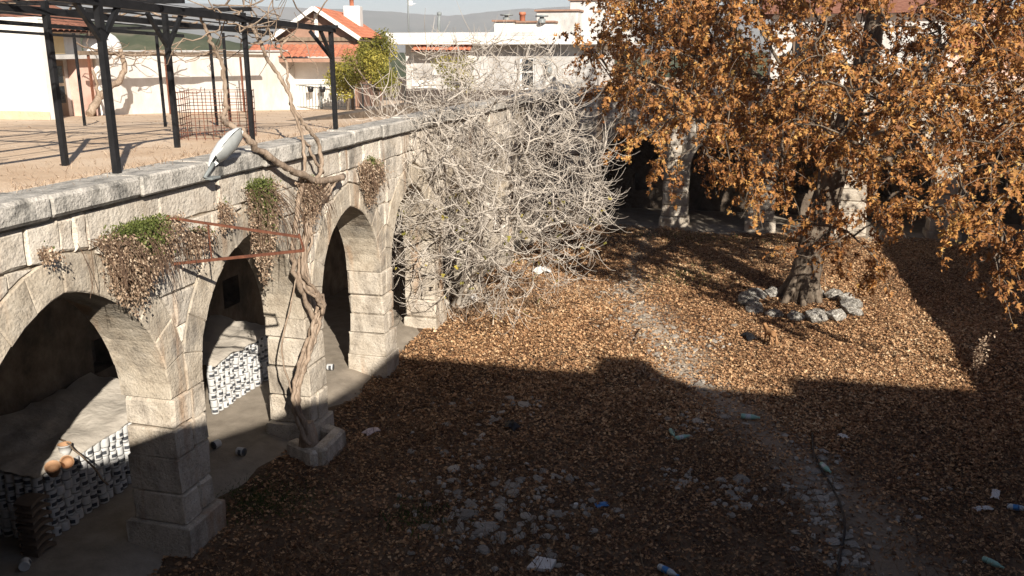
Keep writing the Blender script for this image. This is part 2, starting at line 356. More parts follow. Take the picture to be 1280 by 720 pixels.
# ------------------------------------------------------------------ ground, terraces, hills
def axis_vals(lo, hi, step, far):
    a = list(np.arange(lo, hi + .001, step)); o = []; d = 4.0
    while d < far: o.append(d); d *= 1.8
    o.append(far)
    return np.array([lo - x for x in o[::-1]] + a + [hi + x for x in o])
gx = axis_vals(-11, 24, .35, 6000); gy = axis_vals(-2, 42, .35, 6000)
GX, GY = np.meshgrid(gx, gy); inside = (GX > -11.2) & (GX < 24.2) & (GY > -2.2) & (GY < 42.2)
GZ = np.where(inside, gz(GX, GY), 0.0)
idx = np.arange(GX.size).reshape(GX.shape)
F = np.stack([idx[:-1, :-1], idx[:-1, 1:], idx[1:, 1:], idx[1:, :-1]], -1).reshape(-1, 4)
def path_weight(x, y):
    """bare cobbled track that the leaves leave open"""
    cx = np.interp(y, [10, 13, 15, 18, 21, 24, 28], [2.6, 2.0, 1.0, -.6, -1.6, -2.6, -3.2]); w = np.interp(y, [10, 16, 22, 28], [1.3, 1.0, 1.25, .6])
    return np.clip(1 - np.abs(x - cx) / w, 0, 1)
ground = tag(link('ground', fast_mesh('ground', np.stack([GX, GY, GZ], -1).reshape(-1, 3), F), 'soil'), 'bare brown earth of the courtyard under leaves and weeds', kind='structure')

DUST_SUNLIT = np.clip(path_weight(GX, GY) * 1.6, 0, 1) * inside * np.interp(GY, [12, 16, 18, 26, 30], [.3, .5, 1, 1, .3])  # pale track dust, with sunlight painted in: full in the lit stretch, weaker in shade
at = ground.data.attributes.new('dust_sunlit', 'FLOAT', 'POINT'); at.data.foreach_set('value', DUST_SUNLIT.ravel().astype(np.float32))
n_ = MT['soil'].node_tree.nodes; l_ = MT['soil'].node_tree.links; bs_ = n_['Principled BSDF']; src = bs_.inputs['Base Color'].links[0].from_socket
an_ = n_.new('ShaderNodeAttribute'); an_.attribute_name = 'dust_sunlit'; mx_ = n_.new('ShaderNodeMixRGB'); mx_.inputs['Color2'].default_value = (.42, .345, .265, 1)
l_.new(an_.outputs['Fac'], mx_.inputs['Fac']); l_.new(src, mx_.inputs['Color1']); l_.new(mx_.outputs['Color'], bs_.inputs['Base Color'])
def terz(x, y):
    s = -SY * x + CY * y
    return 5.30 - .05 * np.clip(s - 17.5, 0, 40) + .012 * np.sin(x * 1.1) * np.cos(y * .9)
def sheet(name, x0, x1, y0, y1, st, fn, mat, lab, thick=0.25):
    xs = np.arange(x0, x1 + .01, st); ys = np.arange(y0, y1 + .01, st); X, Y = np.meshgrid(xs, ys); Z = fn(X, Y)
    I = np.arange(X.size).reshape(X.shape)
    Fq = np.stack([I[:-1, :-1], I[:-1, 1:], I[1:, 1:], I[1:, :-1]], -1).reshape(-1, 4)
    V = np.stack([X, Y, Z], -1).reshape(-1, 3); n = len(V)
    V2 = V.copy(); V2[:, 2] -= thick
    rim = list(I[0, :]) + list(I[1:, -1]) + list(I[-1, -2::-1]) + list(I[-2:0:-1, 0])
    sides = np.array([(a + n, b + n, b, a) for a, b in zip(rim, rim[1:] + rim[:1])])
    return tag(link(name, fast_mesh(name, np.vstack([V, V2]), np.vstack([Fq, Fq[:, ::-1] + n, sides])), mat), lab, kind='structure')
sheet('terrace_ground', -70.2, -7.2, -10, 60, .7, terz, 'sand', 'sandy flat terrace above the arcade', thick=.3)
sheet('roof_terrace', -7.0, 30, 35.35, 52, 1.0, lambda x, y: 5.28 + 0 * x, 'sand', 'dusty flat roof above the far arcade')
sheet('courtyard_roof', 11.0, 24.0, -6, 35.0, 1.0, lambda x, y: 5.2 + 0 * x, 'sand', 'dusty flat roof above the shaded side of the yard')

def ridge(name, s, pxs, pys, depth, mat, lab):
    """a hill range at distance s whose crest runs through the given outline"""
    vs = []; k = len(pxs); fine = 8; PX = []; PY = []
    for i in range(k - 1):
        for j in range(fine):
            t = j / fine; PX.append(pxs[i] + t * (pxs[i + 1] - pxs[i])); PY.append(pys[i] + t * (pys[i + 1] - pys[i]))
    rows = 7; n = len(PX)
    for r_ in range(rows):
        t = r_ / (rows - 1)
        for i in range(n):
            top = W(PX[i], PY[i] + random.uniform(-.7, .7), s); near = W(PX[i], PY[i], s - depth)
            base = np.array([near[0], near[1], -8.0]); q = base * (1 - t) + top * t
            hz = -8 + (top[2] + 8) * (t ** 1.3); hz *= 1 + (random.uniform(-.06, .06) if 0 < r_ < rows - 1 else 0)
            vs.append((q[0], q[1], hz))
    for i in range(n):
        far = W(PX[i], PY[i], s + depth); vs.append((far[0], far[1], -8.0))
    F_ = np.array([(r_ * n + i, r_ * n + i + 1, (r_ + 1) * n + i + 1, (r_ + 1) * n + i) for r_ in range(rows) for i in range(n - 1)])
    o = link(name, fast_mesh(name, np.array(vs), F_), mat)
    o.data.polygons.foreach_set('use_smooth', [True] * len(o.data.polygons))
    return tag(o, lab, kind='structure')
ridge('hills', 260, [-500, -200, 0, 90, 170, 260, 330, 420, 520, 700, 1000, 1400, 1800], [34, 32, 34, 26, 30, 46, 60, 64, 66, 66, 66, 64, 60], 120, 'hill', 'scrubby dark hillside beyond the walls')
ridge('mountains', 2900, [-900, -300, 0, 250, 480, 560, 640, 720, 900, 1150, 1300, 1700, 2200], [4, 2, -4, 4, 14, 20, 12, 8, 16, 10, 22, 8, 4], 1100, 'mount', 'pale hazy mountain ridge on the horizon')

# ------------------------------------------------------------------ arcades
def arch_pts(uc, a, zs, Rr, dR, n):
    """slightly pointed arch, n+1 points from left springing to right springing; Rr intrados radius, dR ring offset"""
    off = Rr - a; rad = Rr + dR; apex = math.acos(max(-1, min(1, off / rad)))
    out = []
    h = n // 2
    for i in range(h + 1):
        w = math.pi - (math.pi - (math.pi - apex)) * i / h
        out.append((uc + off + rad * math.cos(w), zs + rad * math.sin(w)))
    for i in range(1, h + 1):
        w = apex * (1 - i / h); out.append((uc - off + rad * math.cos(w), zs + rad * math.sin(w)))
    return out
def arcade(root, piers, zs=2.3, ztop=5.03, depth=.78, back=3.7, detail=(0, 99), win=(), ring=.44, blockname='stone_block', floor_lab=None, slab_w=.5):
    u_lo, u_hi = piers[0][0], piers[-1][1]
    arches = []
    for (a0, a1), (b0, b1) in zip(piers[:-1], piers[1:]):
        a = (b0 - a1) / 2; arches.append(((a1 + b0) / 2, a, a * 1.2))
    # core mass behind the facing stones
    core = MB()
    for k, (uc, a, Rr) in enumerate(arches):
        pts = arch_pts(uc, a, zs, Rr, .16, 20)
        m0 = (piers[k][0] + piers[k][1]) / 2 if k else u_lo; m1 = (piers[k + 1][0] + piers[k + 1][1]) / 2 if k < len(arches) - 1 else u_hi
        pts = [(max(m0, p[0]), p[1]) if p[0] < uc else (min(m1, p[0]), p[1]) for p in pts]
        line = [(m0, zs)] + pts + [(m1, zs)]; n = len(line)
        for y, fl in ((.05, False), (depth - .02, True)):
            vs = [(p[0], y, p[1]) for p in line] + [(p[0], y, ztop) for p in line]
            fs = [(i, i + 1, n + i + 1, n + i) for i in range(n - 1)]
            core.add(vs, [f[::-1] for f in fs] if fl else fs)
        vs = [(p[0], .05, p[1]) for p in line] + [(p[0], depth - .02, p[1]) for p in line]
        core.add(vs, [(i, n + i, n + i + 1, i + 1) for i in range(n - 1)])
    core.build('wall_core', 'mortar', root)
    # piers in courses of dressed stone
    for k, (p0, p1) in enumerate(piers):
        dt = detail[0] <= k <= detail[1]; w = p1 - p0; z = 0.0 - .1; hs = []
        while z < zs - .01:
            h = random.uniform(.40, .56) if dt else .85
            if zs - (z + h) < .25: h = zs - z
            hs.append((z, h)); z += h
        for i, (z, h) in enumerate(hs):
            fl = (random.uniform(.03, .10) if i == 0 else (random.uniform(0, .035) if i == 1 else 0))
            j = lambda: random.uniform(-.012, .012)
            parts_ = [(p0 - fl, p1 + fl)]
            if i and random.random() < .3 and w > .6: mid = p0 + w * random.uniform(.35, .65); parts_ = [(p0, mid), (mid, p1)]
            for q0, q1 in parts_:
                mb = MB().box((q0 + .004 + j() * .5, -fl + j(), z + .004), (q1 - .004 + j() * .5, depth + fl + j(), z + h - .006), c=random.uniform(.014, .045))
                mb.v = [(v_[0] + random.uniform(-.02, .02), v_[1] + random.uniform(-.02, .02), v_[2] + random.uniform(-.009, .009)) for v_ in mb.v]
                mb.build('pier_stone', 'pier', root)
    # voussoirs
    for k, (uc, a, Rr) in enumerate(arches):
        dt = detail[0] <= k <= detail[1]; nv = 12 if dt else 8; sub = 2
        pin = arch_pts(uc, a, zs, Rr, 0, nv * sub); pout = arch_pts(uc, a, zs, Rr, ring, nv * sub)
        m0 = (piers[k][0] + piers[k][1]) / 2; m1 = (piers[k + 1][0] + piers[k + 1][1]) / 2
        for i in range(nv):
            I = range(i * sub, i * sub + sub + 1)
            poly = [pin[q] for q in I] + [pout[q] for q in reversed(I)]
            poly = poly[::-1] if poly_area(poly) < 0 else poly
            poly = poly_clip(poly_clip(poly, (m0 + .004, 0), (1, 0)), (m1 - .004, 0), (-1, 0))
            if len(poly) < 3 or poly_area(poly) < .01: continue
            mb = prism(poly, random.uniform(-.008, .012), depth + random.uniform(-.01, .02), ch=.016, jit=.004, back=True)
            if mb: mb.build('voussoir', 'voussoir', root)
    # facing stones of the spandrels, cut to the arch rings
    if detail[1] >= 0:
        lim0 = piers[max(0, detail[0])][0]; lim1 = piers[min(len(piers) - 1, detail[1] + 1)][1]
        zc = [zs, zs + .46, zs + .94, zs + 1.40, zs + 1.86, zs + 2.3, ztop]
        exts = [arch_pts(uc, a, zs, Rr, ring + .012, 24) for uc, a, Rr in arches]
        for ci in range(len(zc) - 1):
            u = lim0 + random.uniform(-.4, 0)
            while u < lim1:
                L = random.uniform(.6, 1.45); b0, b1 = max(u, lim0), min(u + L, lim1); u += L
                if b1 - b0 < .15: continue
                w_ = lambda: random.uniform(-.012, .012)
                polys = [[(b0, zc[ci] + w_()), (b1, zc[ci] + w_()), (b1 + w_(), zc[ci + 1] + w_()), (b0 + w_(), zc[ci + 1] + w_())]]
                for (uc, a, Rr), ex in zip(arches, exts):
                    new = []
                    for poly in polys:
                        lo = min(p[0] for p in poly); hi = max(p[0] for p in poly)
                        if hi < uc - a - ring - .05 or lo > uc + a + ring + .05: new.append(poly); continue
                        for side in (-1, 1):
                            half = poly_clip(poly, (uc, 0), (side, 0))
                            if len(half) < 3: continue
                            # clip by tangent at the ring point nearest to the piece's middle
                            cu_ = sum(p[0] for p in half) / len(half); cz_ = sum(p[1] for p in half) / len(half)
                            c0 = (uc - side * (Rr - a), zs); rad = Rr + ring + .012
                            segs = [half] if hi - lo < .3 else None
                            pieces = [half]
                            if (max(p[0] for p in half) - min(p[0] for p in half)) > .45 and abs(math.hypot(cu_ - c0[0], cz_ - c0[1]) - rad) < .5:
                                pieces = [poly_clip(half, (cu_, 0), (1, 0)), poly_clip(half, (cu_, 0), (-1, 0))]
                                if all(math.hypot(p[0] - c0[0], p[1] - c0[1]) > rad for p in half): pieces = [half]
                            for pc in pieces:
                                if len(pc) < 3: continue
                                mu = sum(p[0] for p in pc) / len(pc); mz = sum(p[1] for p in pc) / len(pc)
                                d = math.hypot(mu - c0[0], mz - c0[1]); 
                                if d < 1e-3: continue
                                nx, nz = (mu - c0[0]) / d, (mz - c0[1]) / d
                                if all(math.hypot(p[0] - c0[0], p[1] - c0[1]) > rad for p in pc): new.append(pc); continue
                                q = poly_clip(pc, (c0[0] + nx * rad, c0[1] + nz * rad), (nx, nz))
                                if len(q) >= 3: new.append(q)
                        
                    polys = new
                # rejoin halves that were split needlessly
                for poly in polys:
                    poly = inset(poly if poly_area(poly) > 0 else poly[::-1], random.uniform(.003, .009))
                    if len(poly) < 3 or abs(poly_area(poly)) < .012: continue
                    mb = prism(poly, random.uniform(-.022, .016), .10, ch=random.uniform(.010, .034), jit=.013)
                    if mb: mb.build(blockname, 'ashlar', root)
    # back wall with small windows, and ceiling
    bw = MB(); cuts = sorted(win); u = u_lo
    for (w0, w1, z0, z1) in cuts:
        bw.box((u, back, -.1), (w0, back + .5, ztop)); bw.box((w0, back, -.1), (w1, back + .5, z0)); bw.box((w0, back, z1), (w1, back + .5, ztop)); u = w1
        bw.box((w0, back + .45, z0), (w1, back + .5, z1))
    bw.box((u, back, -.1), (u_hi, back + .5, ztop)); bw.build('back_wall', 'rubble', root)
    cl = MB(); n = 8
    vs = [(uu, depth - .04 + (back - depth + .06) * i / n, 4.35 + .38 * math.sin(math.pi * i / n)) for uu in (u_lo, u_hi) for i in range(n + 1)]
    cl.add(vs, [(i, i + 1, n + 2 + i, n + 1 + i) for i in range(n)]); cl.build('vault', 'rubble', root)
    # cornice slabs
    u = u_lo
    while u < u_hi - .05:
        L = random.uniform(1.1, 1.9) if detail[1] >= 0 else 4.0
        if u_hi - (u + L) < .5: L = u_hi - u
        ov = random.uniform(.09, .14)
        poly = [(u + .005, ztop + .03), (u + L - .005, ztop + .03), (u + L - .005, ztop + .28), (u + .005, ztop + .28)]
        mb = MB(); j = lambda s_: random.uniform(-s_, s_)
        mb.box((u + .005, -ov, ztop + .035 + j(.006)), (u + L - .005, slab_w + j(.03), ztop + .30 + j(.02)), c=random.uniform(.02, .045))
        mb.build('cornice_slab', 'cornice', root); u += L
    MB().box((u_lo, .03, ztop - .02), (u_hi, depth - .03, ztop + .06)).build('bed_course', 'mortar', root)

LX = -7.1
left = tag(empty('stone_arcade', (LX, 0, 0), math.pi / 2), 'sunlit stone arcade of pointed arches carrying the sandy terrace', 'arcade')
left_piers = [(1.9, 2.65), (5.6, 6.3), (9.52, 10.25), (13.28, 13.98), (16.72, 17.32), (20.0, 20.75), (23.5, 24.2), (27.0, 27.7), (30.5, 31.2), (34.2, 35.6)]
arcade(left, left_piers, detail=(0, 6), win=[(12.45, 13.05, 1.25, 1.85), (16.6, 17.25, 1.25, 1.9), (20.6, 21.2, 1.2, 1.8)])
farx = [-10.6 + 3.25 * i for i in range(10)]
far = tag(empty('stone_arcade', (0, 34.8, 0), 0.0), 'far stone arcade with square piers behind the autumn tree', 'arcade')
far_piers = [(-7.0, -5.4)] + [(x - .48, x + .52) for x in (-2.4, .85, 4.1, 7.35)] + [(10.2, 10.9)]
arcade(far, far_piers, detail=(0, 5), win=[(-4.4, -3.8, .9, 1.6), (-1.2, -.6, 1.0, 1.7), (2.2, 2.8, 1.0, 1.7), (5.4, 6.0, 1, 1.7)])
right = tag(empty('stone_arcade', (10.7, 34.8, 0), -math.pi / 2), 'shaded side arcade closing the courtyard', 'arcade')
arcade(right, [(3.4 * i, 3.4 * i + .8) for i in range(10)] + [(34.0, 35.4)], detail=(0, -1), ztop=4.95)
def soft_floor(x0, x1, y0, y1, fn):
    xs = np.arange(x0, x1 + .01, .22); ys = np.arange(y0, y1 + .01, .22); X, Y = np.meshgrid(xs, ys); I = np.arange(X.size).reshape(X.shape)
    me = fast_mesh('arcade_floor', np.stack([X, Y, fn(X, Y)], -1).reshape(-1, 3), np.stack([I[:-1, :-1], I[:-1, 1:], I[1:, 1:], I[1:, :-1]], -1).reshape(-1, 4))
    me.polygons.foreach_set('use_smooth', [True] * len(me.polygons)); return tag(link('arcade_floor', me, 'floor'), 'dusty trodden floor under the arcade', kind='structure')
def edge(t, y): return np.clip(t + .18 * np.sin(y * 1.9) + .12 * np.sin(y * 4.7 + 1), 0, 1)
soft_floor(-10.9, -6.3, 1.5, 34.6, lambda X, Y: .13 + (gz(X, Y) - .19) * edge((X + 7.95) / .75, Y))
soft_floor(-10.6, 10.9, 33.9, 38.5, lambda X, Y: .13 + (gz(X, Y) - .16) * edge((35.2 - Y) / 1.2, X))
# the wing the photographer stands on, and the tall house behind it whose roof throws the long shadow over the yard
near = tag(empty('roof_wing', (0, 1.0, 0)), 'low stone wing opposite the far arcade', 'building')
MB().box((-20, -2.98, -.2), (24, 0, 4.9), c=.03).build('wall', 'pier', near)
th0 = tag(empty('tall_house', (0, -2.0, 0)), 'tall plastered house with hipped roof behind the low stone wing', 'house')
def slab_profile(pts, y0, y1):
    n = len(pts); return MB().add([(x, y0, z) for x, z in pts] + [(x, y1, z) for x, z in pts], [tuple(range(n))[::-1], tuple(range(n, 2 * n))] + [(i, (i + 1) % n, n + (i + 1) % n, n + i) for i in range(n)])
slab_profile([(-8, -.2), (24, -.2), (24, 12.4), (6.0, 12.4), (4.1, 10.95), (1.4, 9.6), (-8, 5.4)], 0.0, -9.0).build('wall', 'whitewall', th0)
slab_profile([(6.1, 12.3), (24.3, 12.3), (24.3, 13.7), (15.8, 13.5), (15.7, 12.85), (13.0, 12.8), (12.9, 13.05), (6.4, 12.92)], .02, -9.2).build('roof', 'oldtile', th0)
MB().box((11.9, -1.2, 12.9), (12.9, -.05, 13.75), c=.03).build('chimney', 'brownwall', th0)

# ------------------------------------------------------------------ growing things: a skeleton that reaches for scattered targets
def grow(trunk, targets, tip_r=.012, expo=2.3, arch=.25, wob=.08, step=.55, pathw=.12, first=1):
    pos = [np.array(p, float) for p in trunk]; par = [-1] + list(range(len(trunk) - 1)); plen = [0.0]
    for i in range(1, len(pos)): plen.append(plen[-1] + np.linalg.norm(pos[i] - pos[i - 1]))
    chains = [list(range(len(trunk)))]; T = np.array(targets); P0 = np.array(trunk)
    order = np.argsort(np.min(np.linalg.norm(T[:, None] - P0[None], axis=2), axis=1)); tips = []
    arr = np.zeros((len(trunk) + len(T) * 14, 3)); arr[:len(pos)] = P0; pl = np.zeros(len(arr)); pl[:len(pos)] = plen; n = len(pos)
    for ti in order:
        t = T[ti]; cost = np.linalg.norm(arr[first:n] - t, axis=1) + pathw * pl[first:n]; k = int(np.argmin(cost)) + first
        p0 = arr[k].copy(); d = np.linalg.norm(t - p0)
        if d < .15: continue
        pd = p0 - arr[par[k]] if par[k] >= 0 else np.array([0, 0, 1.0]); pd = pd / (np.linalg.norm(pd) + 1e-9)
        c = p0 + pd * d * .3 + (t - p0) * .25 + np.array([0, 0, arch * d]); m = min(12, max(2, int(d / step))); ch = [k]
        for i in range(1, m + 1):
            u = i / m; q = (1 - u) ** 2 * p0 + 2 * u * (1 - u) * c + u * u * t
            if i < m: q = q + RNG.normal(0, wob * min(1, d) * .5, 3)
            arr[n] = q; pl[n] = pl[ch[-1]] + np.linalg.norm(q - arr[ch[-1]]); par.append(ch[-1]); ch.append(n); n += 1
        chains.append(ch); tips.append(n - 1)
    acc = np.zeros(n); kids = np.zeros(n, int)
    for i in range(n - 1, 0, -1):
        if kids[i] == 0: acc[i] = tip_r ** expo
        acc[par[i]] += acc[i]; kids[par[i]] += 1
    if kids[0] == 0: acc[0] = tip_r ** expo
    return arr[:n], chains, acc ** (1 / expo), par, tips

# ------------------------------------------------------------------ the plane tree
TB = ground_at(1000, 374); TB[2] -= .05
tree = tag(empty('plane_tree', tuple(TB)), 'big plane tree with orange autumn leaves inside a ring of stones', 'tree')
RT = np.array([CY, SY, 0]); FW = np.array([-SY, CY, 0])        # across and away, as the photographer faces
def tl(lat, fw, z): return RT * lat + FW * fw + np.array([0, 0, z])
trunk = [tl(0, 0, -.1), tl(.08, 0, .7), tl(.2, 0, 1.5), tl(.38, .05, 2.4), tl(.62, .1, 3.4), tl(.85, .1, 4.5), tl(1.05, .2, 5.7), tl(1.35, .2, 7.0), tl(1.5, .3, 8.6), tl(1.4, .5, 10.2)]
tg = []
while len(tg) < 1020:
    v = RNG.normal(size=3); v /= np.linalg.norm(v); rr = RNG.uniform(.25, 1.0) ** .5
    p = np.array([v[0] * 6.9, v[1] * 6.6, v[2] * (5.0 if v[2] < 0 else 5.6)]) * rr + np.array([.5, -.3, 7.5])
    if p[2] < 4.0 + .2 * max(0, abs(p[0]) - 4) + (.7 if p[0] < -1.5 else 0) and RNG.random() < .9: continue
    if abs(p[0] - .3) < 1.1 and p[1] < .5 and p[2] < 3.3: continue
    tg.append(tl(*p))
for px, py, s_ in [(955, 245, 19.5), (1065, 300, 20), (1075, 325, 19.6), (1050, 285, 20.5), (1110, 290, 20), (1180, 260, 20), (1255, 320, 16.5), (1245, 285, 17), (1265, 250, 16), (1275, 215, 16), (985, 262, 20), (900, 235, 20), (870, 225, 21), (1150, 285, 20), (1230, 345, 16.3),
                   (1010, 290, 21), (1035, 310, 20.5), (950, 275, 20), (840, 240, 22), (790, 235, 23), (1120, 265, 21), (1090, 245, 20), (1200, 230, 18), (1270, 300, 15.5)]:
    for _ in range(2): tg.append(W(px + RNG.normal(0, 14), py - (45 if px < 1000 else 8) + RNG.normal(0, 10), s_ + RNG.normal(0, .4)) - TB)
arr, chains, rad, par, tips = grow(trunk, tg, tip_r=.016, expo=2.35, arch=.16, wob=.22, step=.7, pathw=.10, first=3)
rad = np.minimum(rad, .40)
bk = MB()
tr_r = [.54, .42, .39, .38, .36, .34, .31, .27, .2, .1]
bk.tube([arr[i] for i in chains[0]], tr_r, n=12)
for a in range(7):                                                  # root flares
    w = a * .9 + .3; c_, s_ = math.cos(w), math.sin(w)
    bk.tube([(c_ * .95, s_ * .95, -.12), (c_ * .6, s_ * .6, .06), (c_ * .36 + .03, s_ * .36, .45), (c_ * .2 + .1, s_ * .2, 1.0)], [.04, .10, .15, .11], n=7)
bk.build('trunk', 'planebark', tree)
lb = MB()
for ch in chains[1:]:
    r = [rad[i] for i in ch]; r[0] = min(r[0], r[1] * 1.25); lb.tube([arr[i] for i in ch], r, n=6 if r[0] > .05 else 4, caps=False)
# hanging twigs that carry the leaves
tw = MB()
LP, LA = [], []
for t in tips:
    base = arr[t]; d0 = base - arr[par[t]]; d0 /= np.linalg.norm(d0) + 1e-9
    for k in range(RNG.integers(3, 6)):
        L = RNG.uniform(.5, 1.25); h = d0 * .6 + RNG.normal(0, .55, 3) + np.array([0, 0, .1]); h /= np.linalg.norm(h); st = arr[par[t]] + (base - arr[par[t]]) * RNG.uniform(.2, 1)
        pts = [st]; dirn = h.copy()
        for i in range(5):
            dirn = dirn + np.array([0, 0, -.28]) + RNG.normal(0, .14, 3); dirn /= np.linalg.norm(dirn); pts.append(pts[-1] + dirn * L / 5)
        tw.tube(pts, [.009, .008, .007, .006, .005, .003], n=3, caps=False)
        nl = RNG.integers(16, 36)
        if RNG.random() < .12: nl = 2
        for _ in range(nl):
            u = RNG.uniform(.15, 1) * 5; i = min(4, int(u)); q = pts[i] + (pts[i + 1] - pts[i]) * (u - i)
            LP.append(q + RNG.normal(0, .045, 3)); LA.append(RNG.normal(0, .7, 3) + np.array([0, 0, -.75]) + dirn * .2)
lb.build('limbs', 'planebark', tree)
tw.build('twigs', 'twigbark', tree)['kind'] = 'stuff'
LP, LA = np.array(LP), np.array(LA); n = len(LP)
clump = .5 + .32 * np.sin(LP[:, 0] * 1.3 + 1) * np.sin(LP[:, 1] * 1.1) * np.sin(LP[:, 2] * 1.5 + .5)
LC = np.clip(clump * .5 + RNG.beta(2, 2, n) * .66 - .04, 0, 1); HN = RNG.normal(0, .8, (n, 3)) + np.array([.45, -.7, .3]); LS = RNG.uniform(.055, .15, n) * RNG.choice([.8, 1, 1.2], n)
cr_ = RNG.uniform(-1.5, 4.0, n); hf = RNG.random(n) < .55
crown = scatter('crown', LP[hf], LA[hf], HN[hf], LS[hf] * 1.1, PLANE_V * np.array([.9, 1, 1]), PLANE_F, 'planeleaf', tree, rnd=LC[hf], curl=cr_[hf])
scatter('curled_leaves', LP[~hf], LA[~hf], HN[~hf], LS[~hf], LIT_V * np.array([.8, 1, 1.4]), LIT_F, 'planeleaf', tree, rnd=LC[~hf], curl=cr_[~hf] * 1.2)['kind'] = 'stuff'
print('plane leaves', n)
# ring of rough stones around the trunk
def rock_mesh(seed, flat=.6, seg=7, rings=5, rough=.22):
    r = random.Random(seed); mb = MB(); vs = []
    for i in range(rings + 1):
        ph = math.pi * i / rings
        for j in range(seg):
            th = 2 * math.pi * (j + .5 * (i % 2)) / seg; k = 1 + r.uniform(-rough, rough)
            vs.append((math.sin(ph) * math.cos(th) * k, math.sin(ph) * math.sin(th) * k, (math.cos(ph) * k + (0 if i < rings else 0)) * flat))
    fs = [(i * seg + j, i * seg + (j + 1) % seg, (i + 1) * seg + (j + 1) % seg, (i + 1) * seg + j) for i in range(rings) for j in range(seg)]
    mb.add(vs, [f[::-1] for f in fs]); return mb.mesh('stone')
ROCKS = [rock_mesh(k, flat=random.uniform(.5, .75), rough=.16) for k in range(6)]
ringc = np.array(ground_at(998, 385)); ring_o = tag(empty('stone_ring', tuple(ringc)), 'ring of rough pale stones laid around the tree foot', 'stone ring')
for k in range(15):
    a = k / 15 * 2 * math.pi; me = ROCKS[k % 6]
    o = link('stone', me, 'ringstone', ring_o); q = random.uniform(.22, .33)
    o.location = (1.42 * math.cos(a) + random.uniform(-.06, .06), 1.15 * math.sin(a) + random.uniform(-.06, .06), q * .32 + float(gz(ringc[0] + 1.4 * math.cos(a), ringc[1] + 1.1 * math.sin(a)) - ringc[2]))
    o.scale = (q * random.uniform(.9, 1.3), q * random.uniform(.8, 1.1), q); o.rotation_euler = (random.uniform(-.3, .3), random.uniform(-.3, .3), random.uniform(0, 6))

# ------------------------------------------------------------------ the bare fig
FB = ground_at(572, 384)
fig = tag(empty('fig_tree', tuple(FB)), 'bare fig with a tangle of pale grey twigs against the arcade', 'tree')
tg = []
cen = np.array([-.5, -2.2, 3.85])
while len(tg) < 980:
    v = RNG.uniform(-1, 1, 3)
    if abs(v[0]) ** 2.6 + abs(v[1]) ** 2.6 + abs(v[2]) ** 2.6 > 1 or (v[2] > .3 and v[0] > .75): continue
    p = v * np.array([2.95, 2.2, 3.35]) + cen + np.array([1.4, 0, 0])
    if p[2] < .5 or p[2] > 7.3 or (p[2] < 2.2 and RNG.random() < .5): continue
    tg.append(tl(*p))
stem_sets = [[tl(0, 0, -.05), tl(.1, -.4, .7), tl(.35, -.9, 1.5), tl(.7, -1.4, 2.3), tl(1.0, -1.9, 3.1)]]
arr, chains, rad, par, tips = grow(stem_sets[0], tg, tip_r=.0095, expo=2.2, arch=-.14, wob=.15, step=.32, pathw=.07, first=0)
rad = np.minimum(rad, .085)
fb = MB()
for ci, ch in enumerate(chains):
    r = [max(.008, rad[i]) for i in ch]
    if ci: r[0] = min(r[0], r[1] * 1.2)
    fb.tube([arr[i] for i in ch], r, n=5 if r[0] > .03 else 4, caps=False)
for w in range(5):
    q = [tl(.15 * math.cos(w * 1.3), .15 * math.sin(w * 1.3), -.05)]; dd = np.array([math.cos(w * 1.7) * .5, math.sin(w * 1.7) * .5 - .3, .9])
    for i in range(8): dd = dd + RNG.normal(0, .16, 3) + np.array([.02, -.03, -.02]); dd /= np.linalg.norm(dd); q.append(q[-1] + dd * .36)
    fb.tube(q, list(np.linspace(.06, .022, 9)), n=5, caps=False)
fb.build('limbs', 'figold', fig)
ft = MB()
for t in tips:
    d0 = arr[t] - arr[par[t]]; d0 /= np.linalg.norm(d0) + 1e-9
    for k in range(RNG.integers(3, 6)):
        dirn = d0 * .5 + RNG.normal(0, .6, 3); dirn[2] = dirn[2] * .8 - .15; dirn /= np.linalg.norm(dirn); L = RNG.uniform(.35, 1.0); st = arr[par[t]] + (arr[t] - arr[par[t]]) * RNG.uniform(0, 1)
        pts = [st]
        for i in range(6):
            dirn = dirn + np.array([0, 0, .09 * (i - .5)]) + RNG.normal(0, .10, 3); dirn /= np.linalg.norm(dirn); pts.append(pts[-1] + dirn * L / 6)
        ft.tube(pts, [.0078, .0072, .0066, .006, .0054, .0045, .003], n=3, caps=False)
ft.build('twigs', 'figbark', fig)['kind'] = 'stuff'
m_ = 420; ids = RNG.choice(tips, m_); pp = arr[ids] + RNG.normal(0, .25, (m_, 3)); keep = (pp[:, 2] < 3.4)
pp = pp[keep]; scatter('leaves', pp, RNG.normal(size=pp.shape) + np.array([0, 0, -.6]), RNG.normal(size=pp.shape) + np.array([.4, -.4, .3]), RNG.uniform(.06, .15, len(pp)), LIT_V, LIT_F, 'yellowleaf', fig)

